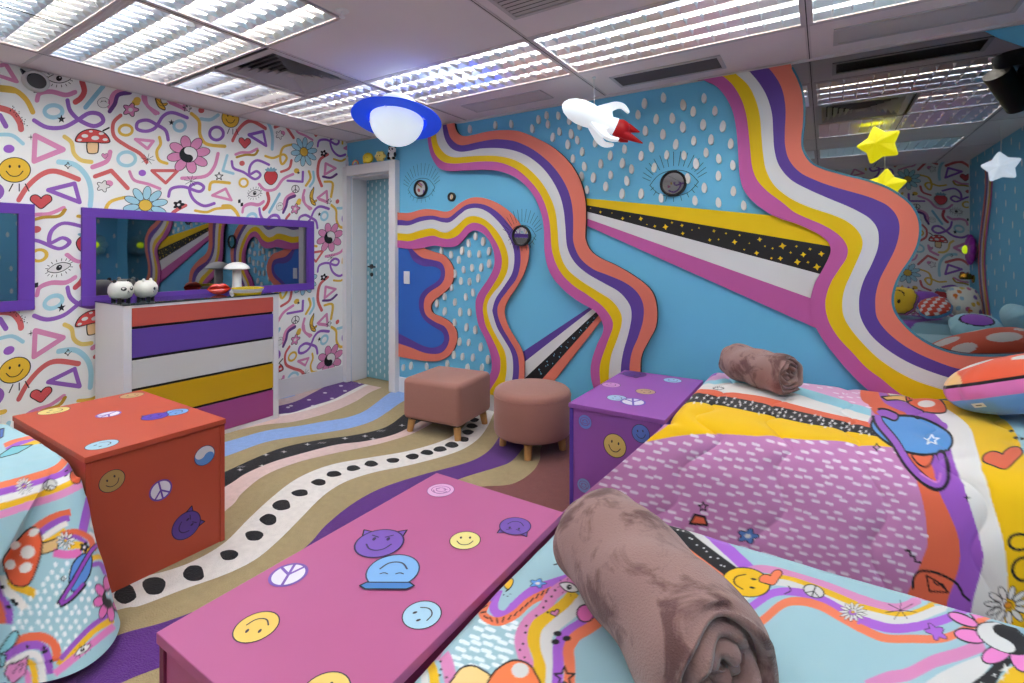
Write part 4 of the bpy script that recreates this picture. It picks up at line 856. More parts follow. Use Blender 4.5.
# ================================================================ FURNITURE: toy boxes
def sticker(parent, name, label, fn, draw, off):
    c = Cv(); draw(c); mb = MB(); flat(mb, c.it, fn, step=.0004, mfn=lambda q: mat('sticker_print', q, rough=.4, spec=.4, var=0)); o = mb.build(name, parent, off=off)
    if label: o['label'] = label
    return o
def toy_box(label, x0, x1, y0, y1, h, top, front, col, edge, stick, inner):
    m = mat('box_paint', col, rough=.5, spec=.35, var=.05, scale=4)
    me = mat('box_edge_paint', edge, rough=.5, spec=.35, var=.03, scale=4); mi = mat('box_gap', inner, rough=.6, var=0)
    cx, cy = (x0 + x1) / 2, (y0 + y1) / 2; t = thing('storage_box', label, 'storage box', (cx, cy, 0), group='painted toy boxes')
    off = (cx, cy, 0); lid = .024; e = .020
    b = MB()
    if front == 'x':
        b.box((x0, y0 + e, 0), (x1 - .006, y1 - e, h - lid - .004), m); bo = b.build('body', t, off=off)
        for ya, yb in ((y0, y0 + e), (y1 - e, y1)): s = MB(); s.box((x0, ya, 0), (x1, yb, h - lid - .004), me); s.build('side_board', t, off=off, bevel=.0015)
    else:
        b.box((x0 + e, y0 + .006, 0), (x1 - e, y1, h - lid - .004), m); bo = b.build('body', t, off=off)
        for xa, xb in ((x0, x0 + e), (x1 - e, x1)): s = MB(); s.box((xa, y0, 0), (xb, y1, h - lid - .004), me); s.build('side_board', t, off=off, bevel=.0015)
    g = MB(); g.box((x0 + .008, y0 + .008, h - lid - .004), (x1 - .008, y1 - .008, h - lid), mi); g.build('lid_gap', t, off=off)
    l = MB(); l.box((x0 - .004, y0 - .004, h - lid), (x1 + .004, y1 + .004, h), m); lo2 = l.build('lid', t, off=off, bevel=.002)
    for face, u, v, rpx, kind, c, rot in stick:
        if face == 't': p = on(u, v, 2, h); fn = (lambda q: lambda x, y, z: (q[0] + x, q[1] + y, h + z + .0003))(p)
        elif front == 'x': p = on(u, v, 0, x1); fn = (lambda q: lambda x, y, z: (x1 - .006 + z + .0003, q[1] + x, q[2] + y))(p)
        else: p = on(u, v, 1, y0); fn = (lambda q: lambda x, y, z: (q[0] + x, y0 + .006 - z - .0003, q[2] + y))(p)
        r = rpx
        def draw(cv, kind=kind, c=c, r=r, rot=rot):
            q = cv.at(0, 0, r, rot=rot)
            if kind == 'smile': m_smile(q, c, (60, 50, 60), .06)
            elif kind == 'sleep': m_smile(q, c, (60, 60, 90), .06, eye=False)
            elif kind == 'devil': m_devil(q, c, (52, 36, 84))
            elif kind == 'peace': m_peace(q, (226, 222, 232), c, .16)
            elif kind == 'yy': m_yy(q, c, (222, 222, 226), (60, 70, 110))
            elif kind == 'hat':
                m_smile(q, c, (60, 60, 90), .06, eye=False); q.at(0, .8, 1, layer=4).poly([(-1, .1), (-.75, .28), (.75, .28), (1, .1), (.8, -.08), (-.8, -.08)], (70, 130, 200), 0, line=.06)
            elif kind == 'swirl':
                m_smile(q, c, (140, 80, 140), .06, eye=False)
                for rr in (.35, .7): q.ring(0, .05, rr, rr * .8, .06, (150, 80, 150), 2)
        nm = {'smile': 'smiley_sticker', 'sleep': 'smiley_sticker', 'devil': 'horned_smiley_sticker', 'peace': 'peace_sticker', 'yy': 'yin_yang_sticker', 'hat': 'smiley_sticker', 'swirl': 'swirl_sticker'}[kind]
        sticker(lo2 if face == 't' else bo, nm, None, fn, draw, off)
    return t
# text directions on lids: rot turns the print on the face
YEL = (232, 214, 130); TANC = (196, 164, 112); LBL = (160, 202, 222); PUR = (116, 84, 176); SKY = (132, 166, 224)
toy_box('orange-red storage box with stickers in front of the chest of drawers', -3.39, -2.466, .752, 1.288, .59, None, 'x', (190, 82, 58), (188, 78, 56), [
    ('x', 112.6, 481.2, .044, 'smile', (178, 148, 92), 20), ('x', 161.3, 490.4, .044, 'peace', (112, 76, 168), 12), ('x', 205.2, 455.7, .045, 'yy', (96, 146, 210), 60), ('x', 186.9, 525.5, .060, 'devil', (96, 66, 150), -60),
    ('t', 54, 411, .062, 'smile', YEL, 150), ('t', 108.5, 414.5, .05, 'peace', (120, 84, 176), 30), ('t', 155, 416.7, .055, 'devil', (100, 74, 190), 70), ('t', 175.8, 412.3, .055, 'smile', (120, 170, 226), 200), ('t', 132, 395.6, .055, 'smile', TANC, 80), ('t', 102, 444.8, .056, 'smile', (166, 206, 222), 190)], (120, 50, 34))
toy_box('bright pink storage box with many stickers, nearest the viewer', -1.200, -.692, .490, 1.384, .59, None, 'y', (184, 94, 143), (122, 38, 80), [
    ('t', 440.7, 490.4, .046, 'swirl', (226, 176, 214), 20), ('t', 515.2, 526.5, .046, 'devil', (116, 80, 172), 200), ('t', 465.1, 540.5, .043, 'smile', (236, 222, 140), 32), ('t', 379.4, 543.5, .066, 'devil', (122, 82, 180), 32), ('t', 393, 570.9, .066, 'hat', (126, 178, 230), 212),
    ('t', 288.5, 574.9, .045, 'peace', (120, 84, 176), 215), ('t', 421.9, 615, .043, 'smile', (166, 206, 228), 150), ('t', 256.5, 627, .045, 'smile', (234, 196, 92), 212), ('t', 325, 693, .045, 'smile', (236, 206, 110), 60)], (222, 190, 206))
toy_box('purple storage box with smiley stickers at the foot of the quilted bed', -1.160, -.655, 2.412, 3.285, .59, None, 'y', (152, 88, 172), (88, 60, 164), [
    ('t', 634.5, 374.4, .075, 'devil', (92, 60, 140), 160), ('t', 672.5, 380.5, .056, 'smile', (160, 202, 230), 40), ('t', 611, 385, .056, 'smile', (206, 150, 200), 70), ('t', 645.5, 391.7, .056, 'smile', (196, 164, 128), 130), ('t', 616.7, 398, .054, 'smile', (166, 200, 226), 90), ('t', 633, 402, .066, 'peace', (96, 84, 180), 200),
    ('y', 584.6, 422.2, .038, 'swirl', (112, 132, 210), 0), ('y', 614.4, 446, .060, 'smile', (222, 190, 110), -8), ('y', 640.4, 433.9, .045, 'smile', (96, 124, 200), 10), ('y', 583.4, 485.9, .038, 'swirl', (130, 160, 210), 0)], (90, 44, 110))
# ---------------------------------------------------------------- chest of drawers
t = thing('chest_of_drawers', 'white chest of drawers with coral, purple, white, yellow and magenta drawers', 'chest of drawers', (-4.12, 1.93, 0))
off = (-4.12, 1.93, 0); cy0, cy1, cx0, cx1, ct = 1.385, 2.478, -4.368, -3.895, 1.045
f = MB(); p = .046
f.box((cx0, cy0, 0), (cx1, cy0 + p, ct), M_trim); f.box((cx0, cy1 - p, 0), (cx1, cy1, ct), M_trim); f.box((cx0, cy0 + p, ct - .02), (cx1, cy1 - p, ct), M_trim); f.box((cx0, cy0 + p, 0), (cx1 - .004, cy1 - p, .03), M_trim)
f.build('carcass', t, off=off, bevel=.0015)
f = MB(); f.box((cx0 + .01, cy0 + p, .03), (cx1 - .020, cy1 - p, ct - .02), M_dark); f.build('inner_frame', t, off=off)
for nm, z0, z1, c in (('coral', .902, 1.025, (196, 88, 76)), ('purple', .693, .884, (98, 70, 158)), ('white', .487, .674, (206, 204, 200)), ('yellow', .268, .468, (202, 156, 10)), ('magenta', .034, .249, (164, 72, 132))):
    f = MB(); f.box((cx1 - .019, cy0 + p + .002, z0), (cx1 - .002, cy1 - p - .002, z1), mat('drawer_lacquer', c, rough=.4, spec=.4, var=.01)); o = f.build('drawer', t, off=off, bevel=.0015); o['label'] = nm + ' drawer front'
mg = mat('glass_top', (52, 62, 64), rough=.04, spec=.6, var=0, coat=.4)
f = MB(); f.box((cx0, cy0 - .003, ct), (cx1 + .004, cy1 + .003, ct + .008), mg); f.build('glass_top', t, off=off)
ZT = ct + .008
# ornaments on the chest
M_cer = mat('white_ceramic', (226, 224, 214), rough=.35, spec=.5, var=.06, scale=60, bump=.05, bscale=90)
def pot(x, y, label, kind, face):
    t = thing('animal_pot', label, 'ornament', (x, y, ZT), (0, 0, face), group='round animal pots')
    f = MB(); f.lathe([(0, .014), (.040, .015), (.062, .030), (.075, .062), (.073, .096), (.060, .124), (.042, .138), (.036, .136), (.034, .126), (0, .122)], M_cer, n=32); f.build('body', t, smooth=True)
    for a in (-.5, .5):
        f = MB(); f.ball((.0 + .01, .048 * (1 if a > 0 else -1), .142), (.010, .013, .013), M_cer if kind else M_black, 14, 8); f.build('ear', t, smooth=True, angle=180)
    for a in (PI / 4, 3 * PI / 4, 5 * PI / 4, 7 * PI / 4):
        f = MB(); f.lathe([(0, 0), (.012, 0), (.014, .01), (.012, .022), (0, .022)], M_black, n=14, c=(.042 * math.cos(a), .042 * math.sin(a), 0)); f.build('leg', t, smooth=True)
    f = MB()
    def onb(yy, zz, ry, rz):
        V = []; n = 14
        for k in range(n):
            g = 2 * PI * k / n; y2 = yy + ry * math.cos(g); z2 = zz + rz * math.sin(g)
            prof = [(.015, .04), (.030, .062), (.062, .075), (.096, .073), (.124, .060)]
            r = np.interp(z2, [q[0] for q in prof], [q[1] for q in prof]); V.append((math.sqrt(max(r * r - y2 * y2, 1e-6)) + .0012, y2, z2))
        f.add(V, [tuple(range(n))], M_black)
    if kind == 0:
        for s in (-1, 1): onb(s * .026, .088, .016, .014)
        onb(0, .070, .006, .004); onb(.0, .060, .010, .002)
    else:
        for s in (-1, 1): onb(s * .026, .080, .008, .011); onb(s * .014, .062, .003, .003); onb(s * .034, .060, .003, .003)
        onb(0, .066, .005, .004)
    f.build('painted_face', t)
    return t
pot(-4.215, 1.483, 'round white animal pot with black eye patches, left one on the chest', 0, .25); pot(-4.215, 1.635, 'round white animal pot with dotted muzzle, right of the one with eye patches', 1, .75)
t = thing('lips_ornament', 'glossy red lips ornament on the chest of drawers', 'ornament', (-4.18, 2.135, ZT), (0, 0, -.25))
M_red = mat('red_gloss', (206, 44, 30), rough=.18, spec=.6, coat=.5, var=.02)
f = MB()
up_ = [(-.085, .045), (-.055, .062), (-.025, .070), (0, .062), (.025, .070), (.055, .062), (.085, .045)]
f.tube([(.0 + .012 * (1 - (y / .09) ** 2), y, z) for y, z in smooth_curve(up_, 4)], .02, M_red, n=16, rs=[max(.003, .022 * (1 - abs(y / .0855) ** 2.4)) for y, z in smooth_curve(up_, 4)])
f.build('upper_lip', t, smooth=True, angle=180)
lo_ = [(-.085, .045), (-.055, .034), (-.02, .027), (.02, .027), (.055, .034), (.085, .045)]
f = MB(); f.tube([(.0 + .016 * (1 - (y / .09) ** 2), y, z) for y, z in smooth_curve(lo_, 4)], .02, M_red, n=16, rs=[max(.003, .026 * (1 - abs(y / .0855) ** 2.2)) for y, z in smooth_curve(lo_, 4)])
f.build('lower_lip', t, smooth=True, angle=180)
t = thing('mushroom_lamp', 'white mushroom-shaped table lamp standing on the chest', 'lamp', (-4.24, 2.315, ZT))
M_wl = mat('white_plastic', (236, 234, 230), rough=.35, spec=.5, var=0)
f = MB(); f.lathe([(0, 0), (.055, 0), (.056, .012), (.046, .022), (.036, .05), (.034, .195), (.030, .205), (0, .205)], M_wl, n=32); f.build('stem', t, smooth=True)
f = MB(); f.lathe([(.0, .198), (.06, .196), (.098, .202), (.101, .208), (.088, .228), (.062, .248), (.03, .259), (0, .262)], M_wl, n=40); f.build('cap', t, smooth=True)
t = thing('round_dish', 'shallow white dish with yellow base and rim beside the mushroom lamp', 'dish', (-4.02, 2.285, ZT))
M_yl = mat('yellow_gloss', (236, 206, 30), rough=.25, spec=.5, var=0)
f = MB(); f.lathe([(0, 0), (.095, 0), (.105, .012), (.105, .016), (0, .016)], M_yl, n=40); f.build('base', t, smooth=True)
f = MB(); f.lathe([(.100, .016), (.118, .042), (.118, .046), (.108, .046), (.092, .022), (0, .02)], M_wl, n=40); f.build('bowl', t, smooth=True)
f = MB(); f.lathe([(.117, .046), (.121, .050), (.119, .055), (.109, .055), (.106, .049), (.117, .046)], M_yl, n=40); f.build('rim', t, smooth=True)
# ---------------------------------------------------------------- ottomans
M_vel = mat('dusty_rose_fabric', (164, 116, 104), rough=.95, spec=.1, var=.04, scale=60, bump=.12, bscale=420, sheen=.25)
M_oak = mat('oak_wood', (196, 148, 92), rough=.5, spec=.3, var=.12, scale=30)
def leg(t, x, y, h, sx, sy):
    f = MB(); f.tube([(x + sx * .012, y + sy * .012, 0), (x, y, h)], .02, M_oak, n=16, rs=[.024, .030]); f.build('leg', t, smooth=True)
t = thing('square_ottoman', 'square dusty-rose ottoman on four short wooden legs', 'ottoman', (-2.545, 3.07, 0), (0, 0, math.radians(6)))
f = MB(); a, b_, h0, h1 = .264, .246, .105, .425
f.box((-a, -b_, h0), (a, b_, h1), M_vel); o = f.build('seat', t, smooth=True, angle=180, bevel=.042, seg=6)
f = MB(); f.box((-a + .05, -b_ + .05, h0 - .012), (a - .05, b_ - .05, h0), M_dark); f.build('base_board', t)
for sx in (-1, 1):
    for sy in (-1, 1): leg(t, sx * (a - .055), sy * (b_ - .055), h0 - .012, sx, sy)
t = thing('round_ottoman', 'round dusty-rose ottoman on short wooden legs, between square one and purple box', 'ottoman', (-1.772, 3.075, 0))
f = MB(); R0 = .275
f.lathe([(0, .11), (R0 - .035, .11), (R0 - .01, .120), (R0, .145), (R0, .395), (R0 - .006, .415), (R0 - .022, .430), (R0 - .06, .437), (0, .440)], M_vel, n=64); rs_ = f.build('seat', t, smooth=True, angle=180)
f = MB(); n = 64; f.lathe([(R0 - .006, .386), (R0 + .003, .390), (R0 - .006, .394)], M_vel, n=n); f.build('piping', rs_, smooth=True)
f = MB(); f.lathe([(0, .098), (R0 - .06, .098), (R0 - .06, .11), (0, .11)], M_dark, n=40); f.build('base_board', t)
for k in range(4): g = -1.187 + PI / 2 * k; leg(t, .205 * math.cos(g), .205 * math.sin(g), .098, math.cos(g), math.sin(g))
# ---------------------------------------------------------------- toys on the door casing
ZD = 2.32
def topx(u): return on(u, 160, 1, 3.545)[0]
M_pw = mat('toy_white', (232, 226, 228), rough=.6, var=.02); M_pp = mat('toy_pink', (228, 130, 150), rough=.6, var=.02); M_py = mat('toy_yellow', (232, 204, 60), rough=.8, var=.05, scale=30); M_py2 = mat('toy_pale_yellow', (238, 222, 130), rough=.8, var=.05, scale=30)
t = thing('unicorn_figurine', 'small white unicorn figurine at the left end of the door casing', 'toy', (max(topx(343), XL + .06), 3.545, ZD), (0, 0, -.6))
f = MB(); f.ball((0, 0, .042), (.036, .02, .022), M_pw); f.tube([(.026, 0, .048), (.038, 0, .075)], .013, M_pw); f.ball((.045, 0, .082), (.020, .012, .013), M_pw, 14, 8)
for x in (-.022, .022):
    for y in (-.01, .01): f.tube([(x, y, 0), (x, y, .035)], .007, M_pw, n=8)
f.build('body', t, smooth=True)
f = MB(); f.tube([(.046, 0, .09), (.056, 0, .118)], .005, M_py, n=8, rs=[.005, .001]); f.build('horn', t, smooth=True)
f = MB(); f.tube([(.034, 0, .1), (.024, 0, .085), (.014, 0, .062)], .008, M_pp, n=8); f.tube([(-.034, 0, .05), (-.05, 0, .035), (-.046, 0, .018)], .007, M_pp, n=8); f.build('mane', t, smooth=True)
t = thing('toy_rainbow', 'tiny wooden rainbow arch on the door casing', 'toy', (topx(355.5), 3.545, ZD))
for k, c in enumerate([(222, 110, 110), (232, 190, 90), (150, 200, 150), (120, 170, 220), (200, 140, 200)]):
    f = MB(); r = .048 - .009 * k; f.tube([(r * math.cos(g), 0, r * math.sin(g) + .004) for g in [PI * q / 16 for q in range(17)]], .0046, mat('toy_paint', c, rough=.6, var=0), n=8); f.build('arch', t, smooth=True)
for u, m, lab, n in ((368, M_py, 'bright yellow round plush toy on the door casing', 0), (380.3, M_py2, 'pale yellow flower-shaped plush toy beside the panda', 1)):
    t = thing('plush_toy', lab, 'toy', (topx(u), 3.545, ZD), (0, 0, .2))
    f = MB()
    if n:
        for k in range(6): g = 2 * PI * k / 6; f.ball((.036 * math.cos(g), 0, .055 + .032 * math.sin(g)), (.028, .024, .024), m, 14, 8)
        f.ball((0, -.004, .055), (.040, .030, .038), m)
    else: f.ball((0, 0, .055), (.062, .036, .055), m, 24, 14); f.ball((.03, 0, .085), (.016, .014, .014), m, 12, 8); f.ball((-.045, 0, .02), (.016, .014, .018), m, 12, 8)
    f.build('body', t, smooth=True, angle=180)
    f = MB(); 
    for s in (-1, 1): f.ball((s * .014, -.033, .055), (.004, .003, .006), M_black, 8, 6)
    f.build('eyes', t, smooth=True)
t = thing('toy_panda', 'black and white toy panda sitting at the right end of the door casing', 'toy', (topx(392.3), 3.545, ZD), (0, 0, .35))
f = MB(); f.ball((0, 0, .04), (.034, .030, .04), M_pw, 18, 12); f.build('body', t, smooth=True, angle=180)
f = MB(); f.ball((0, -.004, .098), (.040, .034, .036), M_pw, 20, 12); h = f.build('head', t, smooth=True, angle=180)
f = MB(); 
for s in (-1, 1): f.ball((s * .015, -.033, .103), (.009, .006, .010), M_black, 10, 8)
f.ball((0, -.038, .09), (.005, .004, .004), M_black, 8, 6); f.build('eye_patches', h, smooth=True)
for s in (-1, 1):
    f = MB(); f.ball((s * .030, 0, .130), (.013, .008, .013), M_black, 12, 8); f.build('ear', t, smooth=True)
    f = MB(); f.ball((s * .034, -.012, .052), (.013, .014, .025), M_black, 12, 8); f.build('arm', t, smooth=True)
    f = MB(); f.ball((s * .026, -.026, .014), (.016, .022, .014), M_black, 12, 8); f.build('foot', t, smooth=True)
# ================================================================ BEDS: printed comforters
def resample(pts, ds):
    P = np.array(smooth_curve(pts, 12)); d = np.r_[0, np.cumsum(np.hypot(*np.diff(P, axis=0).T))]
    n = int(d[-1] / ds) + 1; q = np.linspace(0, d[-1], n)
    return np.stack([np.interp(q, d, P[:, 0]), np.interp(q, d, P[:, 1])], 1), q
def displace(G, H):
    n = np.cross(np.gradient(G, axis=0), np.gradient(G, axis=1)); n /= np.linalg.norm(n, axis=2, keepdims=True) + 1e-9
    if n[..., 2].mean() < 0: n = -n
    return G + n * H[..., None]
def fnoise(S, T, seed, sc, oct=3):
    r = np.random.RandomState(seed); H = np.zeros_like(S); a = 1
    for o in range(oct):
        for k in range(5):
            g = r.uniform(0, 2 * PI); f = sc * 2 ** o * r.uniform(.7, 1.4); H += a * np.sin(f * (S * math.cos(g) + T * math.sin(g)) + r.uniform(0, 6.28)) / 5
        a *= .45
    return H
DS = .005
LBLUE = (162, 202, 214); MAG = (196, 130, 180); BC = (226, 106, 74); BY = (240, 190, 14); BW = (226, 222, 218); BP = (156, 90, 190); BPK = (228, 148, 196); DK = (36, 35, 38)
M_print = printed()
def dashes(cv, pts_fn, n, seed, col=(224, 214, 224), ln=7, wd=2.6):
    r = np.random.RandomState(seed)
    for k in range(n):
        x, y, a = pts_fn(r, k)
        if x is None: continue
        dx, dy = math.cos(a) * ln / 2, math.sin(a) * ln / 2; cv.stroke([(x - dx, y - dy), (x + dx, y + dy)], wd, col, 1, sm=False)
def inside(poly, x, y):
    c = False; n = len(poly)
    for i in range(n):
        (x1, y1), (x2, y2) = poly[i], poly[i - 1]
        if (y1 > y) != (y2 > y) and x < (x2 - x1) * (y - y1) / (y2 - y1) + x1: c = not c
    return c
def lattice(poly, sx, sy, seed, jit=.25, shear=0.0):
    r = np.random.RandomState(seed); xs = [p[0] for p in poly]; ys = [p[1] for p in poly]; out = []
    for j in range(int((max(ys) - min(ys)) / sy) + 1):
        for i in range(int((max(xs) - min(xs)) / sx) + 3):
            x = min(xs) + (i + (.5 if j % 2 else 0)) * sx + r.uniform(-jit, jit) * sx; y = min(ys) + j * sy + r.uniform(-jit, jit) * sy + shear * (x - min(xs))
            if inside(poly, x, y): out.append((x, y))
    return out
# ---------------------------------------------------------------- quilted comforter of the bed along the wall
prof, tq = resample([(3.545, .46), (3.535, .55), (3.48, .595), (3.30, .604), (2.80, .604), (2.56, .602), (2.46, .588), (2.385, .545), (2.33, .47), (2.28, .36), (2.235, .2), (2.205, .03)], .004)
Ls = 2.22; sq = np.r_[np.arange(0, 1.7, .004), np.arange(1.7, Ls, .02)]; S, T = np.meshgrid(sq, tq, indexing='ij')
Yp = np.broadcast_to(prof[:, 0], S.shape); Zp = np.broadcast_to(prof[:, 1], S.shape)
ang = np.clip(1 - S / .14, 0, 1) * PI / 2
xt = np.where(S < .14, -.585 - .055 * np.sin(ang), -.585 + (S - .14)); dz = np.where(S < .14, .07 * (1 - np.cos(ang)) ** 1.0, 0)
wdr = np.where(Yp < 2.7, np.clip((.602 - Zp) / .05, 0, 1), 0); wdr = wdr * wdr * (3 - 2 * wdr)
fl = 1.0 * np.clip(.604 - Zp, 0, 1); xd = -.605 + S * (xt.max() + .605) / Ls - fl * np.clip(1 - S / .85, 0, 1) ** 1.5
G = np.stack([xt * (1 - wdr) + xd * wdr, Yp + 0 * S, Zp - dz * (1 - wdr)], 2)
seam = np.full(S.shape, 9.0); th = T - 1.0
for k in range(8): seam = np.minimum(seam, np.abs(S - (.22 + .30 * k + .028 * np.sin(2 * PI * T / .30 + k * 1.7))))
H = .011 * (1 - np.exp(-(seam / .035) ** 2)) + .004 * fnoise(S, T, 3, 14) * (.35 + wdr) + .012 * wdr * fnoise(S * 1.2, T * .4, 5, 9, 2) - .005 * np.exp(-(seam / .006) ** 2)
dep = np.clip((.6 - Zp) / .6, 0, 1) * wdr
H = H - .022 * dep * np.exp(-((S - .30 - .10 * dep) / .07) ** 2)
G = displace(G, H); G[..., 2] = np.maximum(G[..., 2], .012)
pm = PixMap(G); c = Cv(f=-1)
z1 = c.zoom(560, 330, .33670); z2 = c.zoom(824, 330, .29283); z3 = c.zoom(630, 370, .26426); z4 = c.zoom(850, 540, .20939); z5 = c.zoom(700, 330, .13171)
def area(A, B, col, ly=0): c.poly(K(A) + K(B)[::-1], col, ly)
top_w = [(722, 372), (760, 368), (800, 366), (860, 368), (960, 380)]
lb_u = [(703, 383), (740, 377), (790, 385), (830, 396), (871, 409)]; lb_l = [(700, 386), (740, 383), (790, 392), (824, 403), (871, 416)]
co_u = [(689, 392.5), (701, 390), (754, 395), (788.6, 403), (824, 412), (868, 422)]; bk_u2 = [(683, 396), (701, 394.6), (735.7, 398), (775, 406), (824, 417), (872, 428)]
ye_u = [(671, 407), (701, 403.4), (735.7, 408.3), (775, 417), (824, 427), (880, 437)]; ma_u = [(615, 455), (640, 444), (656, 440), (682.9, 435.5), (717, 434), (762, 436.6), (820, 441), (900, 448)]
area(top_w, lb_u, (226, 170, 206)); area(lb_u, lb_l, (150, 206, 220)); area(lb_l, co_u, BW); area(co_u, bk_u2, BC); area(bk_u2, ye_u, DK); area(ye_u, ma_u, BY)
dr_b = [(560, 540), (640, 600), (760, 640), (905, 640)]
area(ma_u, dr_b, MAG)
rb = [[(885, 398), (868, 402), (880, 420), (898, 440), (911.9, 467.6), (923.6, 505.7), (927.5, 540), (923.3, 556.8), (905, 600), (890, 640)],
      [(888, 391), (884, 398), (905, 412), (928, 445), (936.7, 485), (950, 515), (959, 540), (958.9, 567), (948, 600), (940, 640)],
      [(892, 389), (888, 398), (920, 405), (945, 425), (952.8, 456), (968, 500), (980, 540), (983, 563), (973, 601), (968, 640)],
      [(905, 388), (915, 397), (940, 405), (968, 425), (976.3, 447), (990, 495), (1003, 540), (1008, 582), (1005, 610), (1003, 640)],
      [(925, 388), (945, 396), (975, 402), (1010, 425), (1026, 460), (1045, 520), (1060, 570), (1065, 610), (1070, 660), (1070, 690)],
      [(1110, 400), (1120, 420), (1120, 440), (1120, 460), (1120, 480), (1120, 520), (1120, 570), (1120, 610), (1120, 660), (1120, 690)]]
for i, col in enumerate((BC, BP, BW, BY, LBLUE)): area(rb[i], rb[i + 1], col, 1)
z2.poly([(128, 200), (170, 190), (215, 215), (260, 265), (180, 262), (130, 240)], BC, 2, sm=True)
z2.stroke([(200, 215), (225, 245), (330, 290), (410, 330)], 26, BP, 2)
mag_poly = [(p[0], p[1]) for p in K(ma_u)] + [(911, 470), (922, 505), (926, 540), (922, 556), (900, 610), (880, 640), (760, 640), (640, 600), (560, 540)]
for x, y in lattice(mag_poly, 13.5, 8.6, 4): c.stroke([(x - 3.0, y - .8), (x + 3.0, y + .9)], 2.7, (228, 212, 226), 1, sm=False, k=2)
for x, y in lattice([(795, 370), (850, 370), (945, 385), (870, 408), (800, 384)], 9, 4.5, 6): c.stroke([(x - 2.5, y - .3), (x + 2.5, y + .8)], .9, (240, 222, 236), 1, sm=False)
bkp = [tuple(p) for p in K(bk_u2)] + [tuple(p) for p in K(ye_u)[::-1]]
for q, (x, y) in enumerate(lattice(bkp, 7.5, 3.6, 9)):
    c.at(x, y, 2.5, 1.4, rot=(q * 37) % 90, layer=1).poly([(-1, 0), (-.3, .3), (0, 1), (.3, .3), (1, 0), (.3, -.3), (0, -1), (-.3, -.3)], (222, 220, 220))
m_eye(c.at(718.5, 388.3, 5.2, 2.6, layer=2), lw=.2)
# planet print
z2.poly([(165, 340), (175, 300), (230, 292), (330, 300), (420, 345), (438, 385), (410, 415), (330, 425), (240, 400)], (92, 152, 214), 3, sm=True, line=8)
z2.poly([(300, 425), (340, 428), (372, 425), (365, 455), (345, 468), (320, 455)], BC, 3, sm=True, line=6)
z2.stroke([(240, 296), (205, 283), (180, 288), (190, 320), (240, 380), (290, 460), (340, 510), (385, 535), (410, 520), (415, 470), (400, 425)], 34, DK, 4)
z2.stroke([(240, 296), (205, 283), (184, 290), (194, 322), (244, 382), (294, 460), (342, 508), (385, 528), (404, 515), (406, 470), (398, 430)], 21, (158, 94, 192), 5)
z2.stroke([(330, 490), (385, 520), (398, 490)], 6, (214, 130, 200), 6); m_star(z2.at(368, 375, 26, 18, layer=5), (236, 240, 246), False, .2)
# mushroom print under the pillow, heart, doodles
z2.poly([(195, 228), (290, 222), (300, 240), (215, 240)], (236, 186, 110), 3, line=5); z2.poly([(285, 222), (340, 215), (400, 240), (415, 280), (350, 280), (290, 250)], BC, 3, sm=True, line=5); z2.disc(350, 252, 30, 12, BW, 5)
m_heart(z2.at(612, 438, 72, 42, 12, layer=3), BC, .09)
for x, y in ((640, 345), (668, 350), (655, 368), (676, 372)): z2.disc(x, y, 9, 5, DK, 3)
m_star(z2.at(488, 573, 16, layer=3), DK, True, .1, 4, .25); m_star(z2.at(180, 400, 13, layer=3), DK, False, .3, 4, .5)
m_star(z1.at(425, 525, 15, layer=3), DK, False, .25); z1.poly([(385, 575), (400, 548), (430, 556), (438, 580)], BC, 3, line=7); m_blossom(z1.at(558, 612, 34, 24, layer=3), (92, 132, 196))
z4.stroke([(265, 50), (290, 55), (285, 72), (312, 82), (308, 100), (336, 108)], 11, DK, 3); z4.stroke([(300, 230), (305, 180), (340, 148), (420, 160), (500, 200), (530, 240), (540, 262), (572, 290)], 12, DK, 3); z4.poly([(365, 170), (420, 200), (470, 250), (380, 245)], BC, 3, line=8); z4.stroke([(400, 200), (420, 215), (440, 210), (460, 240)], 8, DK, 5)
m_flower(z4.at(755, 312, 112, 92, layer=3), BW, 11, ctr=(226, 150, 40), rc=.2, pw=.17, lw=.05)
for x, y, rx, ry in ((810, 10, 60, 45), (830, 140, 62, 62)): z4.disc(x, y, rx, ry, DK, 3); z4.disc(x, y, rx - 16, ry - 14, BY, 4)
z3.poly([(285, 12), (330, 2), (325, 20), (290, 30)], BP, 3)
for x, y in ((30, 262), (90, 258)): z5.stroke([(x, y + 70), (x + 40, y + 40), (x + 75, y + 45)], 26, BP, 2)
items = pm.items(c.it)
colr = raster(items, *S.shape, MAG)
qb = grid_mesh('quilted_comforter', G, colr, M_print)
tag(qb, 'quilted comforter in magenta dots and yellow on the bed along the blue wall', 'comforter', 'printed comforters')
# ---------------------------------------------------------------- flat comforter of the near bed
prof, tq = resample([(.40, .04), (.42, .2), (.44, .42), (.48, .515), (.57, .555), (1.0, .572), (1.45, .570), (1.53, .562), (1.585, .53), (1.62, .46), (1.64, .3), (1.655, .04)], .0027)
Ls = 2.2; sq = np.r_[np.arange(0, 1.2, .0027), np.arange(1.2, Ls, .02)]; S, T = np.meshgrid(sq, tq, indexing='ij')
Yp = np.broadcast_to(prof[:, 0], S.shape); Zp = np.broadcast_to(prof[:, 1], S.shape)
ang = np.clip(1 - S / .16, 0, 1) * PI / 2
xt = np.where(S < .16, -.650 - .034 * np.sin(ang), -.650 + (S - .16) * 1.0); dz = np.where(S < .16, .022 * (1 - np.cos(ang)), 0)
G = np.stack([xt, Yp + 0 * S, np.maximum(Zp - dz * np.clip(Zp / .4, 0, 1), .012)], 2)
H = .004 * fnoise(S, T, 11, 8) + .0012 * fnoise(S, T, 12, 40, 2); H = np.where(Zp > .1, H, 0)
G = displace(G, H); G[..., 2] = np.maximum(G[..., 2], .012); G[..., 0] = np.maximum(G[..., 0], -.684)
pm = PixMap(G); c = Cv(f=-1)
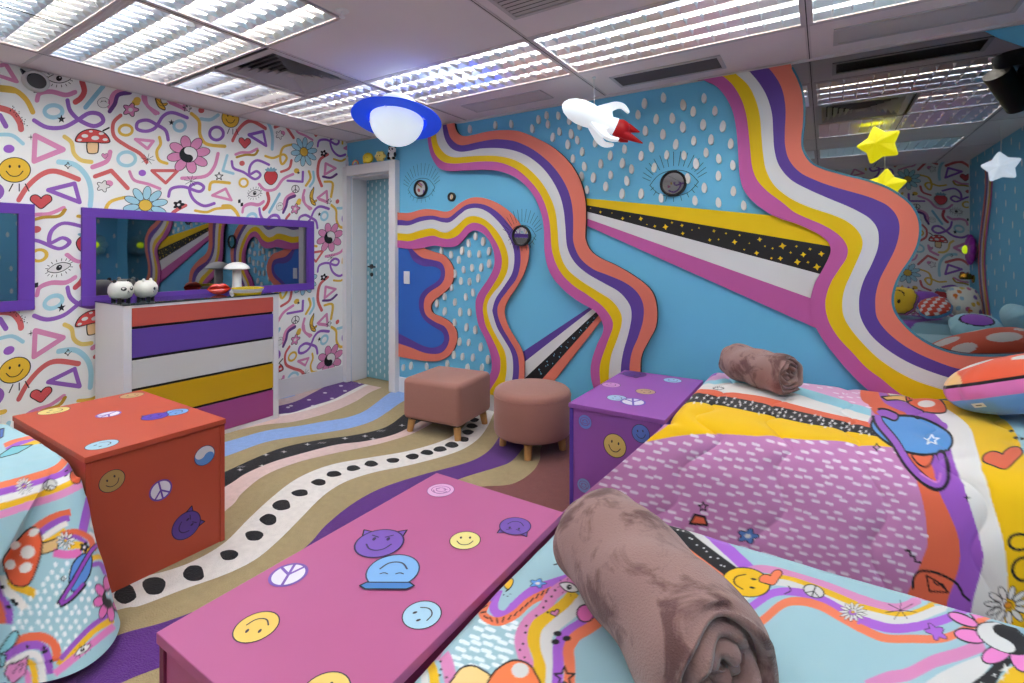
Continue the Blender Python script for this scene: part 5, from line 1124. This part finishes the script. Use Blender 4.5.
f1 = c.zoom(420, 540, .20942); f3 = c.zoom(700, 530, .22409); f4 = c.zoom(850, 540, .20939); f5 = c.zoom(400, 470, .39063)
for x, y in lattice([(170, 480), (300, 380), (420, 400), (520, 330), (590, 290), (470, 400), (455, 520), (440, 590), (330, 640), (160, 640)], 60, 34, 2): f1.stroke([(x - 17, y - 6), (x + 17, y + 6)], 19, (226, 238, 242), 1, sm=False)
f1.stroke([(375, 235), (352, 300), (362, 345), (410, 358), (455, 310), (540, 240), (640, 205), (720, 180)], 44, (168, 98, 204), 1); f1.stroke([(322, 285), (298, 345), (330, 380), (385, 388), (455, 355), (530, 290), (635, 240)], 42, (236, 124, 86), 2, cap=False)
for x, y, a in ((310, 318, 30), (303, 345, 10), (315, 368, -30), (340, 380, -60), (368, 384, -80), (397, 380, 70), (428, 370, 55), (457, 352, 50), (484, 330, 50), (509, 308, 50), (534, 287, 52), (560, 268, 56), (585, 253, 60), (608, 243, 64)):
    dx, dy = 11 * math.sin(math.radians(a + 90)), 11 * math.cos(math.radians(a + 90)); f1.stroke([(x - dx, y - dy), (x + dx, y + dy)], 7, DK, 4, sm=False)
def ribbon(z, pts, wd, col, ly=2): z.stroke(pts, wd, col, ly, cap=False)
ribbon(f1, [(780, 150), (720, 200), (640, 255), (590, 330), (520, 390), (482, 470), (500, 560), (540, 640), (560, 700)], 62, (212, 134, 182)); ribbon(f1, [(740, 250), (690, 310), (620, 365), (560, 410), (543, 480), (570, 560), (575, 640), (590, 710)], 62, (228, 182, 34), 3); ribbon(f1, [(790, 270), (730, 340), (655, 400), (607, 450), (605, 520), (630, 600), (625, 700)], 58, (212, 211, 209), 3)
ribbon(f1, [(830, 350), (770, 400), (700, 445), (662, 500), (660, 590), (655, 700)], 52, (166, 96, 204), 4); ribbon(f1, [(880, 370), (810, 420), (745, 460), (710, 520), (715, 600), (712, 700)], 54, (236, 126, 90), 4)
for x, y in ((645, 240), (628, 270), (602, 292), (590, 322), (556, 362), (508, 410), (503, 442), (492, 495), (477, 525), (500, 560), (610, 345)): f1.disc(x, y, 6, 6, DK, 4, n=8)
m_eye(f1.at(712, 226, 48, 46, -20, layer=5), lw=.12, lash=4); m_heart(f1.at(645, 348, 22, 18, 20, layer=5), (212, 134, 182), .25)
for x, y in ((657, 447), (701, 470), (647, 486)): f1.disc(x, y, 20, 13, DK, 6)
m_star(f1.at(690, 655, 52, layer=6), DK, False, .17); f1.disc(790, 350, 45, 45, DK, 5); f1.disc(790, 350, 38, 38, (226, 110, 180), 6)
f1.stroke([(640, 118), (660, 112), (655, 100), (690, 98), (680, 70)], 6, DK, 3); m_blossom(f1.at(562, 207, 42, 24, layer=3), (100, 160, 226)); f1.poly([(405, 225), (400, 200), (425, 182), (445, 190), (440, 215), (422, 235)], (242, 190, 40), 3, sm=True, line=5); f1.stroke([(410, 245), (425, 235)], 6, DK, 4)
for x, y in ((400, 262), (418, 268), (432, 258)): f1.disc(x, y, 4, 3, DK, 3, n=6)
f1.poly([(155, 700), (165, 650), (200, 610), (250, 600), (300, 620), (340, 655), (350, 720)], (246, 208, 140), 5, sm=True, line=9); f1.poly([(335, 720), (340, 650), (390, 600), (450, 574), (510, 588), (548, 630), (565, 720)], (240, 128, 78), 7, sm=True, line=9); f1.disc(478, 622, 42, 36, (216, 215, 213), 9)
ribbon(f1, [(60, 545), (105, 545), (130, 590), (150, 690)], 62, (212, 134, 182), 2); ribbon(f1, [(10, 590), (45, 590), (65, 640), (70, 700)], 46, (228, 182, 34), 3); ribbon(f1, [(-10, 620), (15, 630), (25, 690)], 34, (212, 211, 209), 3)
for x, y in ((98, 580), (100, 618), (126, 655), (95, 645), (70, 568)): f1.disc(x, y, 7, 6, DK, 4, n=8)
# right of the roll
ribbon(f5, [(640, 95), (700, 145), (760, 195), (850, 262)], 34, DK, 3); ribbon(f5, [(690, 100), (735, 140), (800, 185), (880, 255)], 38, (212, 211, 209), 2); ribbon(f5, [(730, 110), (775, 145), (830, 195), (895, 255)], 30, (166, 96, 204), 2); ribbon(f5, [(650, 135), (720, 190), (790, 240), (860, 295)], 26, (236, 126, 90), 2)
for k in range(13): f5.disc(690 + 12 * k + 4 * math.sin(k * 2), 130 + 10 * k - 4 * math.sin(k * 2.7), 3, 2, (230, 230, 230), 5, n=6)
ribbon(f3, [(60, 250), (150, 215), (240, 175), (330, 180), (430, 208), (560, 247), (720, 308)], 34, (212, 138, 186), 2); ribbon(f3, [(100, 290), (180, 270), (270, 215), (360, 213), (460, 238), (580, 282), (720, 342)], 27, (228, 180, 26), 2)
ribbon(f3, [(140, 330), (220, 290), (300, 240), (370, 235), (460, 262), (570, 309), (720, 370)], 30, (212, 211, 209), 2); ribbon(f3, [(180, 380), (240, 335), (330, 280), (440, 278), (540, 308), (620, 350), (720, 404)], 36, (170, 100, 208), 2); ribbon(f3, [(230, 440), (290, 395), (370, 330), (450, 318), (540, 340), (620, 384), (720, 440)], 38, (238, 128, 92), 2)
m_smile(f3.at(207, 233, 64, 107, -100, layer=4), (236, 186, 28)); m_heart(f3.at(318, 215, 56, 36, 20, layer=8), (238, 124, 84), .1); m_peace(f3.at(508, 273, 50, 28, -20, layer=4), (212, 211, 209), DK, .13); m_flower(f3.at(682, 366, 62, 42, layer=4), (216, 215, 213), 13, ctr=(236, 176, 50), rc=.16, pw=.14, lw=.04)
f3.stroke([(378, 285), (405, 270), (395, 250)], 5, DK, 4); m_blossom(f3.at(195, 35, 52, 30, layer=3), (92, 132, 196))
ribbon(f4, [(40, 280), (60, 285), (150, 315), (240, 322), (330, 285), (430, 240), (500, 220)], 42, (212, 138, 186), 2); ribbon(f4, [(40, 315), (60, 320), (180, 350), (290, 352), (400, 308), (520, 250)], 27, (228, 180, 26), 2); ribbon(f4, [(40, 345), (60, 350), (200, 382), (290, 380), (420, 332), (580, 270)], 40, (212, 211, 209), 2); ribbon(f4, [(40, 379), (60, 385), (180, 420), (290, 418), (430, 386), (540, 340), (640, 280)], 44, (170, 100, 208), 2); ribbon(f4, [(40, 416), (60, 425), (165, 468), (300, 472), (440, 470), (540, 432), (640, 370), (710, 300)], 40, (238, 128, 92), 2)
m_blossom(f4.at(410, 440, 62, 36, -30, layer=4), (170, 100, 208), (170, 100, 208), .08)
for g in range(7): f4.stroke([(242, 335), (242 + 75 * math.cos(g * .9 + .2), 335 + 48 * math.sin(g * .9 + .2))], 3.5, DK, 4, sm=False)
ribbon(f4, [(80, 700), (180, 660), (280, 640), (400, 580), (520, 545), (640, 500)], 62, (212, 134, 182), 2); f4.poly([(330, 700), (420, 640), (560, 575), (680, 530), (700, 560), (640, 640), (560, 700)], (212, 211, 209), 2); f4.poly([(560, 700), (640, 640), (720, 560), (790, 570), (720, 640), (690, 700)], DK, 3); f4.poly([(690, 700), (760, 610), (860, 560), (900, 700)], (228, 180, 26), 2)
for x, y, r in ((745, 615, 38), (690, 645, 16), (725, 660, 20), (630, 690, 22)): m_star(f4.at(x, y, r, r * .8, 20, layer=5), (216, 215, 213), True, .1, 4, .3)
# flower with the yin-yang centre
for x, y, rx, ry, rot in ((640, 375, 82, 34, -30), (540, 380, 80, 28, -22), (575, 458, 82, 36, -12), (700, 545, 78, 46, 20), (810, 570, 70, 44, -60), (775, 415, 75, 36, -20), (850, 450, 70, 36, 10)): f4.disc(x, y, rx, ry, DK, 6, rot=-rot); f4.disc(x, y, rx - 8, ry - 8, (232, 132, 200), 7, rot=-rot)
m_yy(f4.at(735, 470, 140, 62, -22, layer=8), (216, 215, 213), DK)
items = pm.items(c.it)
fb2 = grid_mesh('printed_comforter', G, raster(items, *S.shape, (158, 194, 204)), M_print)
tag(fb2, 'light blue printed comforter with rainbow bands, on the bed beside the pink box', 'comforter', 'printed comforters')
# ---------------------------------------------------------------- comforter of the bed at the left edge
prof, tq = resample([(-3.46, .30), (-3.45, .45), (-3.41, .545), (-3.30, .575), (-2.72, .578), (-2.60, .572), (-2.52, .545), (-2.455, .475), (-2.38, .34), (-2.28, .18), (-2.19, .04)], .0035)
Ls = 2.0; sq = np.r_[np.arange(0, 1.0, .0035), np.arange(1.0, Ls, .02)]; S, T = np.meshgrid(sq, tq, indexing='ij')
Xp = np.broadcast_to(prof[:, 0], S.shape) + 0 * S; Zp = np.broadcast_to(prof[:, 1], S.shape) + 0 * S
side = Xp > -3.0; dep = np.where(side, np.clip(.57 - Zp, 0, 1), 0)
ang = np.clip(1 - S / .12, 0, 1) * PI / 2
y0 = np.where(S < .12, .700 + .04 * np.sin(ang), .700 - (S - .12)); dzz = np.where(S < .12, .07 * (1 - np.cos(ang)), 0)
wd_ = np.clip(dep / .06, 0, 1)
yy = y0 * (1 - wd_) + wd_ * (.735 + .07 * dep - S * (1 + .08 * dep))
q = np.clip((.735 + .07 * dep - yy) / (.04 + .50 * dep), 0, 2)
cone = np.where(q < 1, np.sin(PI * np.clip(q, 0, 1)) ** .7, -1.2 * np.sin(PI * np.clip((q - 1) / .7, 0, 1)) ** 1.5)
edge_in = np.clip(1 - q / .25, 0, 1) ** 2
X = Xp + .27 * dep * cone - .03 * dep * edge_in
Zt = Zp - dzz * (1 - wd_)
G = np.stack([X, yy, Zt], 2)
H = .004 * fnoise(S, T, 21, 9) + .008 * np.clip(dep * 4, 0, 1) * fnoise(S * 1.3 + T, T * .5, 23, 12, 2) + .0015 * fnoise(S, T, 24, 45, 2); H = np.where(Zp > .08, H, H * .2)
G = displace(G, H); G[..., 2] = np.maximum(G[..., 2], .012)
lim = np.where((G[..., 0] < -2.44), .742, 9); G[..., 1] = np.minimum(G[..., 1], lim)
pm = PixMap(G); c = Cv(f=-1); l2 = c.zoom(0, 420, .20505); l3 = c.zoom(0, 540, .20934)
for pts, wd, col in (([(-60, 335), (0, 322), (150, 282), (260, 245), (310, 205), (335, 150), (350, 120)], 36, (232, 122, 84)), ([(-60, 362), (0, 352), (150, 315), (290, 270), (345, 225), (370, 180), (385, 150)], 34, (160, 92, 196)), ([(-60, 398), (0, 390), (150, 347), (300, 298), (370, 262), (400, 225)], 36, (234, 232, 230)), ([(-60, 434), (0, 424), (150, 380), (300, 330), (380, 290)], 32, (238, 186, 40)), ([(-60, 470), (0, 462), (150, 412), (300, 362), (400, 312)], 36, (226, 148, 196))): ribbon(l2, pts, wd, col)
m_flower(l2.at(118, 322, 42, 42, layer=4), (216, 215, 213), 13, ctr=(236, 176, 50), rc=.16, pw=.14, lw=.04); m_peace(l2.at(243, 317, 36, 28, 20, layer=4), (212, 211, 209), DK, .13)
l2.poly([(362, 200), (400, 210), (440, 240), (450, 270), (400, 270), (370, 240)], (244, 192, 30), 4, sm=True, line=5); l2.poly([(342, 275), (350, 250), (385, 248), (398, 275), (385, 308), (355, 305)], (228, 104, 66), 6, sm=True, line=5)
l2.stroke([(318, 250), (330, 245)], 5, DK, 4); l2.stroke([(315, 275), (328, 268)], 5, DK, 4)
ribbon(l2, [(20, 125), (70, 105), (150, 88), (190, 90)], 22, (232, 122, 84)); ribbon(l2, [(30, 145), (100, 112), (190, 98)], 18, (160, 92, 196)); ribbon(l2, [(100, 135), (160, 112), (230, 100)], 20, (238, 186, 40))
l2.poly([(0, 170), (60, 130), (160, 120), (90, 160), (0, 185)], (120, 190, 200), 3, line=4); l2.poly([(0, 45), (20, 40), (15, 80), (0, 90)], (70, 110, 190), 3, line=5); l2.stroke([(195, 115), (220, 112), (210, 100)], 4, DK, 3); ribbon(l2, [(-20, 10), (60, 20), (130, 40)], 14, (238, 186, 40))
# side: arches, mushroom
ribbon(l2, [(130, 560), (210, 500), (280, 465), (345, 450)], 34, (228, 108, 74), 2); ribbon(l2, [(150, 590), (220, 530), (290, 490), (340, 478)], 30, (150, 86, 186), 2); ribbon(l2, [(190, 590), (240, 555), (300, 515), (330, 505)], 26, (228, 222, 218), 2); ribbon(l2, [(210, 600), (260, 575), (320, 535)], 24, (236, 184, 40), 2)
l2.poly([(200, 600), (290, 570), (280, 630), (205, 655)], (214, 176, 120), 3, line=6)
l2.poly([(15, 700), (40, 640), (90, 580), (150, 525), (190, 540), (205, 600), (190, 690), (140, 800), (60, 800)], (228, 96, 58), 5, sm=True, line=8)
for x, y, rx, ry in ((165, 548, 28, 18), (135, 645, 36, 32), (75, 610, 26, 20), (50, 705, 26, 24), (125, 720, 34, 24)): l2.disc(x, y, rx, ry, (232, 226, 220), 7, rot=-30)
ribbon(l3, [(60, 160), (60, 210), (130, 240), (170, 260)], 44, (236, 184, 40), 2); ribbon(l3, [(10, 170), (20, 230), (80, 280), (120, 330)], 44, (232, 226, 220), 2); ribbon(l3, [(-20, 200), (0, 270), (40, 330), (40, 400)], 40, (150, 86, 186), 2); ribbon(l3, [(-30, 270), (0, 330), (10, 400)], 40, (228, 108, 74), 2)
for x, y in ((60, 290), (75, 305), (40, 320), (10, 225)): l3.disc(x, y, 14, 10, DK, 4)
# the hanging corner
ribbon(l2, [(452, 285), (440, 380), (418, 470), (400, 560)], 44, (160, 92, 200), 3); ribbon(l2, [(480, 300), (472, 400), (458, 500), (448, 600)], 34, (234, 230, 226), 3); ribbon(l2, [(505, 380), (492, 470), (478, 560)], 20, DK, 3)
ribbon(l2, [(300, 560), (370, 545), (440, 580), (455, 640)], 30, (228, 108, 74), 4); ribbon(l2, [(310, 580), (370, 570), (425, 605)], 22, (150, 86, 186), 4); ribbon(l2, [(330, 615), (390, 610), (430, 640)], 36, (236, 184, 40), 4); ribbon(l3, [(255, 60), (320, 70), (390, 60)], 40, (222, 110, 178), 3)
m_flower(l2.at(320, 588, 46, 44, layer=6), (216, 215, 213), 10, ctr=(236, 176, 50), rc=.2, pw=.17, lw=.05); m_blossom(l2.at(412, 620, 26, layer=6), DK)
dotp = [(250, 80), (370, 90), (330, 200), (450, 120), (490, 180), (470, 280), (440, 380), (400, 450), (300, 560), (270, 470), (180, 440), (80, 480), (60, 420), (130, 260)]
for x, y in lattice(dotp, 46, 34, 8, .2): l3.disc(x, y, 10, 13, (230, 236, 238), 3, n=10)
l3.poly([(330, 190), (350, 110), (400, 65), (438, 80), (430, 160), (390, 220), (345, 245)], (88, 138, 208), 5, sm=True, line=7); l3.stroke([(470, 20), (430, 60), (360, 180), (290, 290), (285, 312), (340, 280), (400, 215)], 26, DK, 7); l3.stroke([(470, 20), (430, 60), (360, 182), (296, 286), (292, 304), (340, 274), (396, 212)], 15, (150, 70, 180), 8)
m_star(l3.at(302, 185, 14, layer=5), DK, False, .3, 4, .5); m_flower(l3.at(520, 280, 75, 110, layer=6), (222, 110, 178), 8, rc=.42, yy=True, lw=.05)
ribbon(l3, [(430, 90), (480, 80), (520, 110), (535, 170)], 26, (238, 186, 40), 3); ribbon(l3, [(440, 120), (480, 115), (505, 160)], 24, (150, 86, 186), 3)
ribbon(l3, [(40, 520), (120, 470), (210, 465), (265, 510), (270, 580)], 44, (228, 108, 74), 4); ribbon(l3, [(20, 570), (110, 510), (190, 505), (225, 550), (235, 640)], 42, (156, 90, 190), 4); ribbon(l3, [(20, 610), (100, 560), (165, 545), (195, 590), (205, 683)], 36, (232, 228, 224), 4); ribbon(l3, [(30, 640), (100, 590), (150, 590), (165, 640), (170, 700)], 32, (238, 186, 40), 4)
ribbon(l3, [(60, 660), (100, 620), (130, 640), (135, 700)], 30, (222, 130, 190), 4); l3.poly([(35, 600), (135, 555), (120, 640), (60, 690), (20, 640)], (222, 140, 190), 5, line=6); l3.stroke([(60, 640), (90, 600), (110, 590), (95, 630)], 5, DK, 7)
for x, y in ((130, 510), (210, 515), (205, 535), (220, 530), (245, 578)): l3.disc(x, y, 8, 10, DK, 6, n=8)
ribbon(l3, [(280, 600), (360, 520), (450, 430), (540, 380)], 34, (238, 186, 40), 5); ribbon(l3, [(260, 640), (360, 560), (470, 470), (545, 410)], 34, (222, 130, 190), 5); ribbon(l3, [(290, 570), (360, 490), (440, 410), (530, 350)], 24, (156, 90, 190), 5); m_eye(l3.at(395, 525, 46, 32, 35, layer=7), lw=.12, lash=5)
l3.poly([(0, 520), (60, 440), (90, 450), (60, 510), (0, 545)], (130, 196, 206), 5, sm=True, line=7); l3.poly([(0, 545), (30, 550), (20, 600), (0, 610)], (130, 196, 206), 5, line=7)
items = pm.items(c.it)
lb3 = grid_mesh('printed_comforter', G, raster(items, *S.shape, (160, 198, 208)), M_print)
tag(lb3, 'light blue printed comforter draped over the bed at the left edge, beside the orange-red box', 'comforter', 'printed comforters')
# comforter behind the viewer (seen in the mirror)
prof, tq = resample([(-1.46, .04), (-1.45, .45), (-1.40, .54), (-1.0, .56), (-.62, .55), (-.55, .50), (-.52, .3), (-.50, .04)], .012)
sq = np.arange(0, 1.9, .012); S, T = np.meshgrid(sq, tq, indexing='ij'); G = np.stack([-.35 + S, np.broadcast_to(prof[:, 0], S.shape) + 0 * S, np.broadcast_to(prof[:, 1], S.shape) + 0 * S], 2)
G = displace(G, np.where(G[..., 2] > .1, .005 * fnoise(S, T, 31, 9), 0)); cc = np.array([[lin(LBLUE if int((a + .2 * math.sin(b * 5)) * 5) % 3 else BP) for b in tq] for a in sq])
ob = grid_mesh('printed_comforter', G, cc, M_print); tag(ob, 'comforter on the bed behind the viewer, seen only in the large mirror', 'comforter', 'printed comforters')
# ---------------------------------------------------------------- rolled blankets
def plush():
    if 'plush' in _m: return _m['plush']
    m = mat('plush_blanket', (158, 126, 120), rough=1.0, spec=.05, var=0, bump=.35, bscale=300, sheen=.22)
    nt = m.node_tree; b = nt.nodes['Principled BSDF']; b.inputs['Sheen Roughness'].default_value = .5
    tc = nt.nodes.new('ShaderNodeTexCoord'); n = nt.nodes.new('ShaderNodeTexNoise'); n.inputs['Scale'].default_value = 9; n.inputs['Detail'].default_value = 5; n.inputs['Roughness'].default_value = .6; n.inputs['Distortion'].default_value = .8
    r = nt.nodes.new('ShaderNodeValToRGB'); e = r.color_ramp.elements
    e[0].position = .40; e[0].color = (*lin((112, 82, 80)), 1); e[1].position = .52; e[1].color = (*lin((158, 126, 121)), 1)
    nt.links.new(tc.outputs['Object'], n.inputs['Vector']); nt.links.new(n.outputs['Fac'], r.inputs['Fac']); nt.links.new(r.outputs['Color'], b.inputs['Base Color'])
    _m['plush'] = m; return m
def blanket_roll(name, label, c0, c1, R, turns, seed, th0=-2.2):
    c0, c1 = np.array(c0), np.array(c1); ax = c1 - c0; L = np.linalg.norm(ax); ax /= L; up = np.array([0, 0, 1.0]); sd = np.cross(up, ax); sd /= np.linalg.norm(sd); upp = np.cross(ax, sd)
    t = thing(name, label, 'blanket', tuple((c0 + c1) / 2 - up * R), group='rolled plush blankets'); o = (c0 + c1) / 2 - up * R
    r0 = .018; pitch = (R - r0) / turns; thk = pitch * .56; na = 34; nth = int(turns * 56)
    rnd = np.random.RandomState(seed); V = []; F = []
    loop = [(a, 1) for a in np.linspace(-L / 2, L / 2, na)] + [(L / 2, k) for k in (.7, 0, -.7)] + [(a, -1) for a in np.linspace(L / 2, -L / 2, 8)] + [(-L / 2, k) for k in (-.7, 0, .7)]
    nl = len(loop)
    for i in range(nth + 1):
        f = i / nth; g = th0 + 2 * PI * turns * f; r = r0 + pitch * turns * f - thk * .9
        endw = .010 * math.sin(g * 1.7 + seed) + .008 * math.sin(g * 4.1) + .016 * (1 - f)
        tail = min(1, (1 - f) * nth / 5, f * nth / 4 + .2)
        for a, k in loop:
            bul = math.sqrt(max(0, 1 - k * k)); aa = a + (np.sign(a) * (bul * thk * .8 - endw) if abs(a) > L / 2 - 1e-6 else 0)
            rr = r + thk * k * (.4 + .6 * tail); e = min(1, (L / 2 - abs(a)) / .05); rr -= (1 - math.sqrt(max(0, 1 - (1 - e) ** 2))) * .018 * (1 if k > 0 else 0) * f
            rr += f * (.005 * math.sin(5 * a / L * 3 + g * 2 + seed) + .004 * math.sin(13 * a + 3 * g))
            p = ax * aa + sd * (rr * math.cos(g) * 1.03) + upp * (rr * math.sin(g) * .97) + up * R
            p[2] = max(p[2], .004) if p[2] + 0 < .02 else p[2]
            V.append(p)
    for i in range(nth):
        for k in range(nl): F.append((i * nl + k, i * nl + (k + 1) % nl, (i + 1) * nl + (k + 1) % nl, (i + 1) * nl + k))
    F.append(tuple(range(nl))[::-1]); F.append(tuple(range(nth * nl, (nth + 1) * nl)))
    mb = MB(); mb.add(V, F, plush()); mb.build('rolled_blanket', t, smooth=True, angle=180); return t
blanket_roll('plush_blanket', 'large rolled mauve-brown plush blanket lying on the near bed', (-.486, 1.176, .573 + .128), (-.138, .889, .573 + .128), .128, 3.4, 2, -4.5)
blanket_roll('plush_blanket', 'small rolled mauve-brown plush blanket on the quilted bed by the blue wall', (-.475, 3.30, .616 + .120), (-.160, 3.062, .616 + .120), .120, 4.0, 5, -.95)
# ---------------------------------------------------------------- cushions
def cushion(name, label, loc, dims, rot, fn, e=.75, group='printed cushions', seed=1, n=(96, 64)):
    t = np.linspace(0, 2 * PI, n[0]); f = np.linspace(-PI / 2, PI / 2, n[1]); Tt, Ff = np.meshgrid(t, f, indexing='ij')
    sg = lambda v, p: np.sign(v) * np.abs(v) ** p
    x = sg(np.cos(Ff), .8) * sg(np.cos(Tt), e); y = sg(np.cos(Ff), .8) * sg(np.sin(Tt), e); z = sg(np.sin(Ff), 1.0)
    w = 1 + .03 * np.sin(Tt * 9 + seed) * np.cos(Ff) ** 2 * (1 - np.abs(z)) + .015 * np.sin(Tt * 17 + seed * 2) * np.cos(Ff)
    G = np.stack([x * dims[0] * w, y * dims[1] * w, z * dims[2]], 2)
    colr = np.array([[lin(fn(float(x[i, j]), float(y[i, j]), float(z[i, j]))) for j in range(n[1])] for i in range(n[0])])
    o = grid_mesh(name, G, colr, printed('cushion_print', bump=.2, bscale=300, sheen=.3)); o.location = loc; o.rotation_euler = rot
    return tag(o, label, 'cushion', group)
def c_shroom(x, y, z):
    if z > .34:
        for a, b, r, q in ((-.45, -.15, .24, 1), (.12, -.5, .17, 1.4), (.35, .35, .25, 1), (-.3, .5, .2, 1), (.75, -.1, .15, 1)):
            if (x - a) ** 2 + ((y - b) * q) ** 2 < r * r: return (232, 228, 224)
        if x < -.72 and y < .1: return (244, 196, 130)
        return (236, 98, 66)
    if z > .24: return (28, 26, 30)
    if z > -.22: return (228, 120, 180)
    return (112, 160, 216)
def c_smile(x, y, z):
    if z > .3:
        if (x * x + (y + .1) ** 2) ** .5 < .5 and (x * x + (y + .1) ** 2) ** .5 > .42 and y < -.15: return (30, 28, 30)
        if (abs(x) - .25) ** 2 + (y - .25) ** 2 * .5 < .01: return (30, 28, 30)
        return (238, 192, 50)
    if z > .2: return (28, 26, 30)
    return (226, 140, 190) if z > -.1 else ((214, 80, 60) if z > -.5 else (120, 70, 170))
def c_blue(x, y, z):
    if z > .45: return (232, 228, 224) if (int((x + 2) * 4) + int((y + 2) * 4)) % 3 == 0 else (226, 84, 64)
    if z > .38: return (28, 26, 30)
    return (110, 170, 220) if z > -.15 else (224, 120, 180)
def c_dots(x, y, z):
    for k in range(14):
        a, b = math.sin(k * 2.4) * .75, math.cos(k * 1.7) * .75
        if (x - a) ** 2 + (y - b) ** 2 < .018: return [(220, 120, 40), (120, 90, 170), (150, 190, 210), (220, 180, 60), (200, 90, 140)][k % 5]
    return (230, 226, 212)
def c_pur(x, y, z): return (150, 84, 190) if abs(z) > .25 else (190, 120, 210)
def c_lb(x, y, z): return (28, 26, 30) if .35 < x * x + y * y * 1.4 < .45 else ((150, 84, 190) if x * x + y * y * 1.4 < .35 else (160, 206, 216))
mc_ = cushion('mushroom_cushion', 'mushroom cushion in orange, pink and blue lying on the quilted bed below the mirror', (.785, 3.225, .790), (.30, .205, .128), (math.radians(-10), math.radians(-20), math.radians(-4)), c_shroom, seed=2, n=(160, 110))
cushion('smiley_cushion', 'yellow smiley cushion on the quilted bed behind the mushroom cushion, seen in the mirror', (1.30, 3.05, .80), (.19, .18, .10), (math.radians(-50), 0, math.radians(10)), c_smile)
cushion('smiley_cushion', 'yellow smiley cushion with red and purple side at the left of the mirrored cushion pile', (.80, -.80, .775), (.19, .19, .11), (math.radians(-62), 0, math.radians(30)), c_smile, seed=4)
cushion('plain_cushion', 'purple cushion in the mirrored cushion pile', (1.12, -1.17, .76), (.17, .15, .10), (math.radians(-40), 0, math.radians(-20)), c_pur, seed=5)
cushion('mushroom_cushion', 'blue and pink mushroom cushion lying tilted in the mirrored cushion pile', (1.12, -.62, .725), (.16, .14, .09), (math.radians(-50), math.radians(-20), 0), c_blue, seed=6)
cushion('dotted_cushion', 'large white cushion with coloured dots in the mirrored cushion pile', (1.41, -.74, .80), (.15, .20, .11), (math.radians(-60), 0, math.radians(-10)), c_dots, e=.6, seed=7)
cushion('planet_cushion', 'light blue and purple planet cushion on the near bed, seen in the mirror', (1.14, 1.20, .72), (.18, .16, .10), (math.radians(-30), 0, 0), c_lb, seed=8)
cushion('plain_cushion', 'light blue cushion standing at the right edge of the mirror', (1.44, 1.10, .80), (.14, .22, .10), (0, math.radians(70), 0), lambda x, y, z: (160, 206, 216), seed=9)

# woven label sewn to the mushroom cushion
bpy.context.view_layer.update()
W = np.array([mc_.matrix_world @ v.co for v in mc_.data.vertices]); u_, v_, z_ = proj(W)
k = int(np.argmin(np.hypot(u_ - 979, v_ - 404) + np.where(np.linalg.norm(W - CP, axis=1) > np.median(np.linalg.norm(W - CP, axis=1)), 50, 0)))
q = mc_.data.vertices[k].co; nrm = (q.copy()); nrm.x /= .09; nrm.y /= .042; nrm.z /= .0164; nrm.normalize()
tx = Vector((0, 0, 1)).cross(nrm).normalized(); ty = nrm.cross(tx)
f = MB(); f.add([tuple(q + tx * a * .024 + ty * b * .013 + nrm * .004) for a, b in ((-1, -1), (1, -1), (1, 1), (-1, 1))], [(0, 1, 2, 3)], mat('label_white', (226, 224, 220), rough=.7, var=0))
f.add([tuple(q + tx * a * .012 + ty * b * .003 + nrm * .0045) for a, b in ((-1, -1), (1, -1), (1, 1), (-1, 1))], [(0, 1, 2, 3)], mat('label_grey', (120, 118, 116), rough=.7, var=0))
f.build('care_label', mc_)
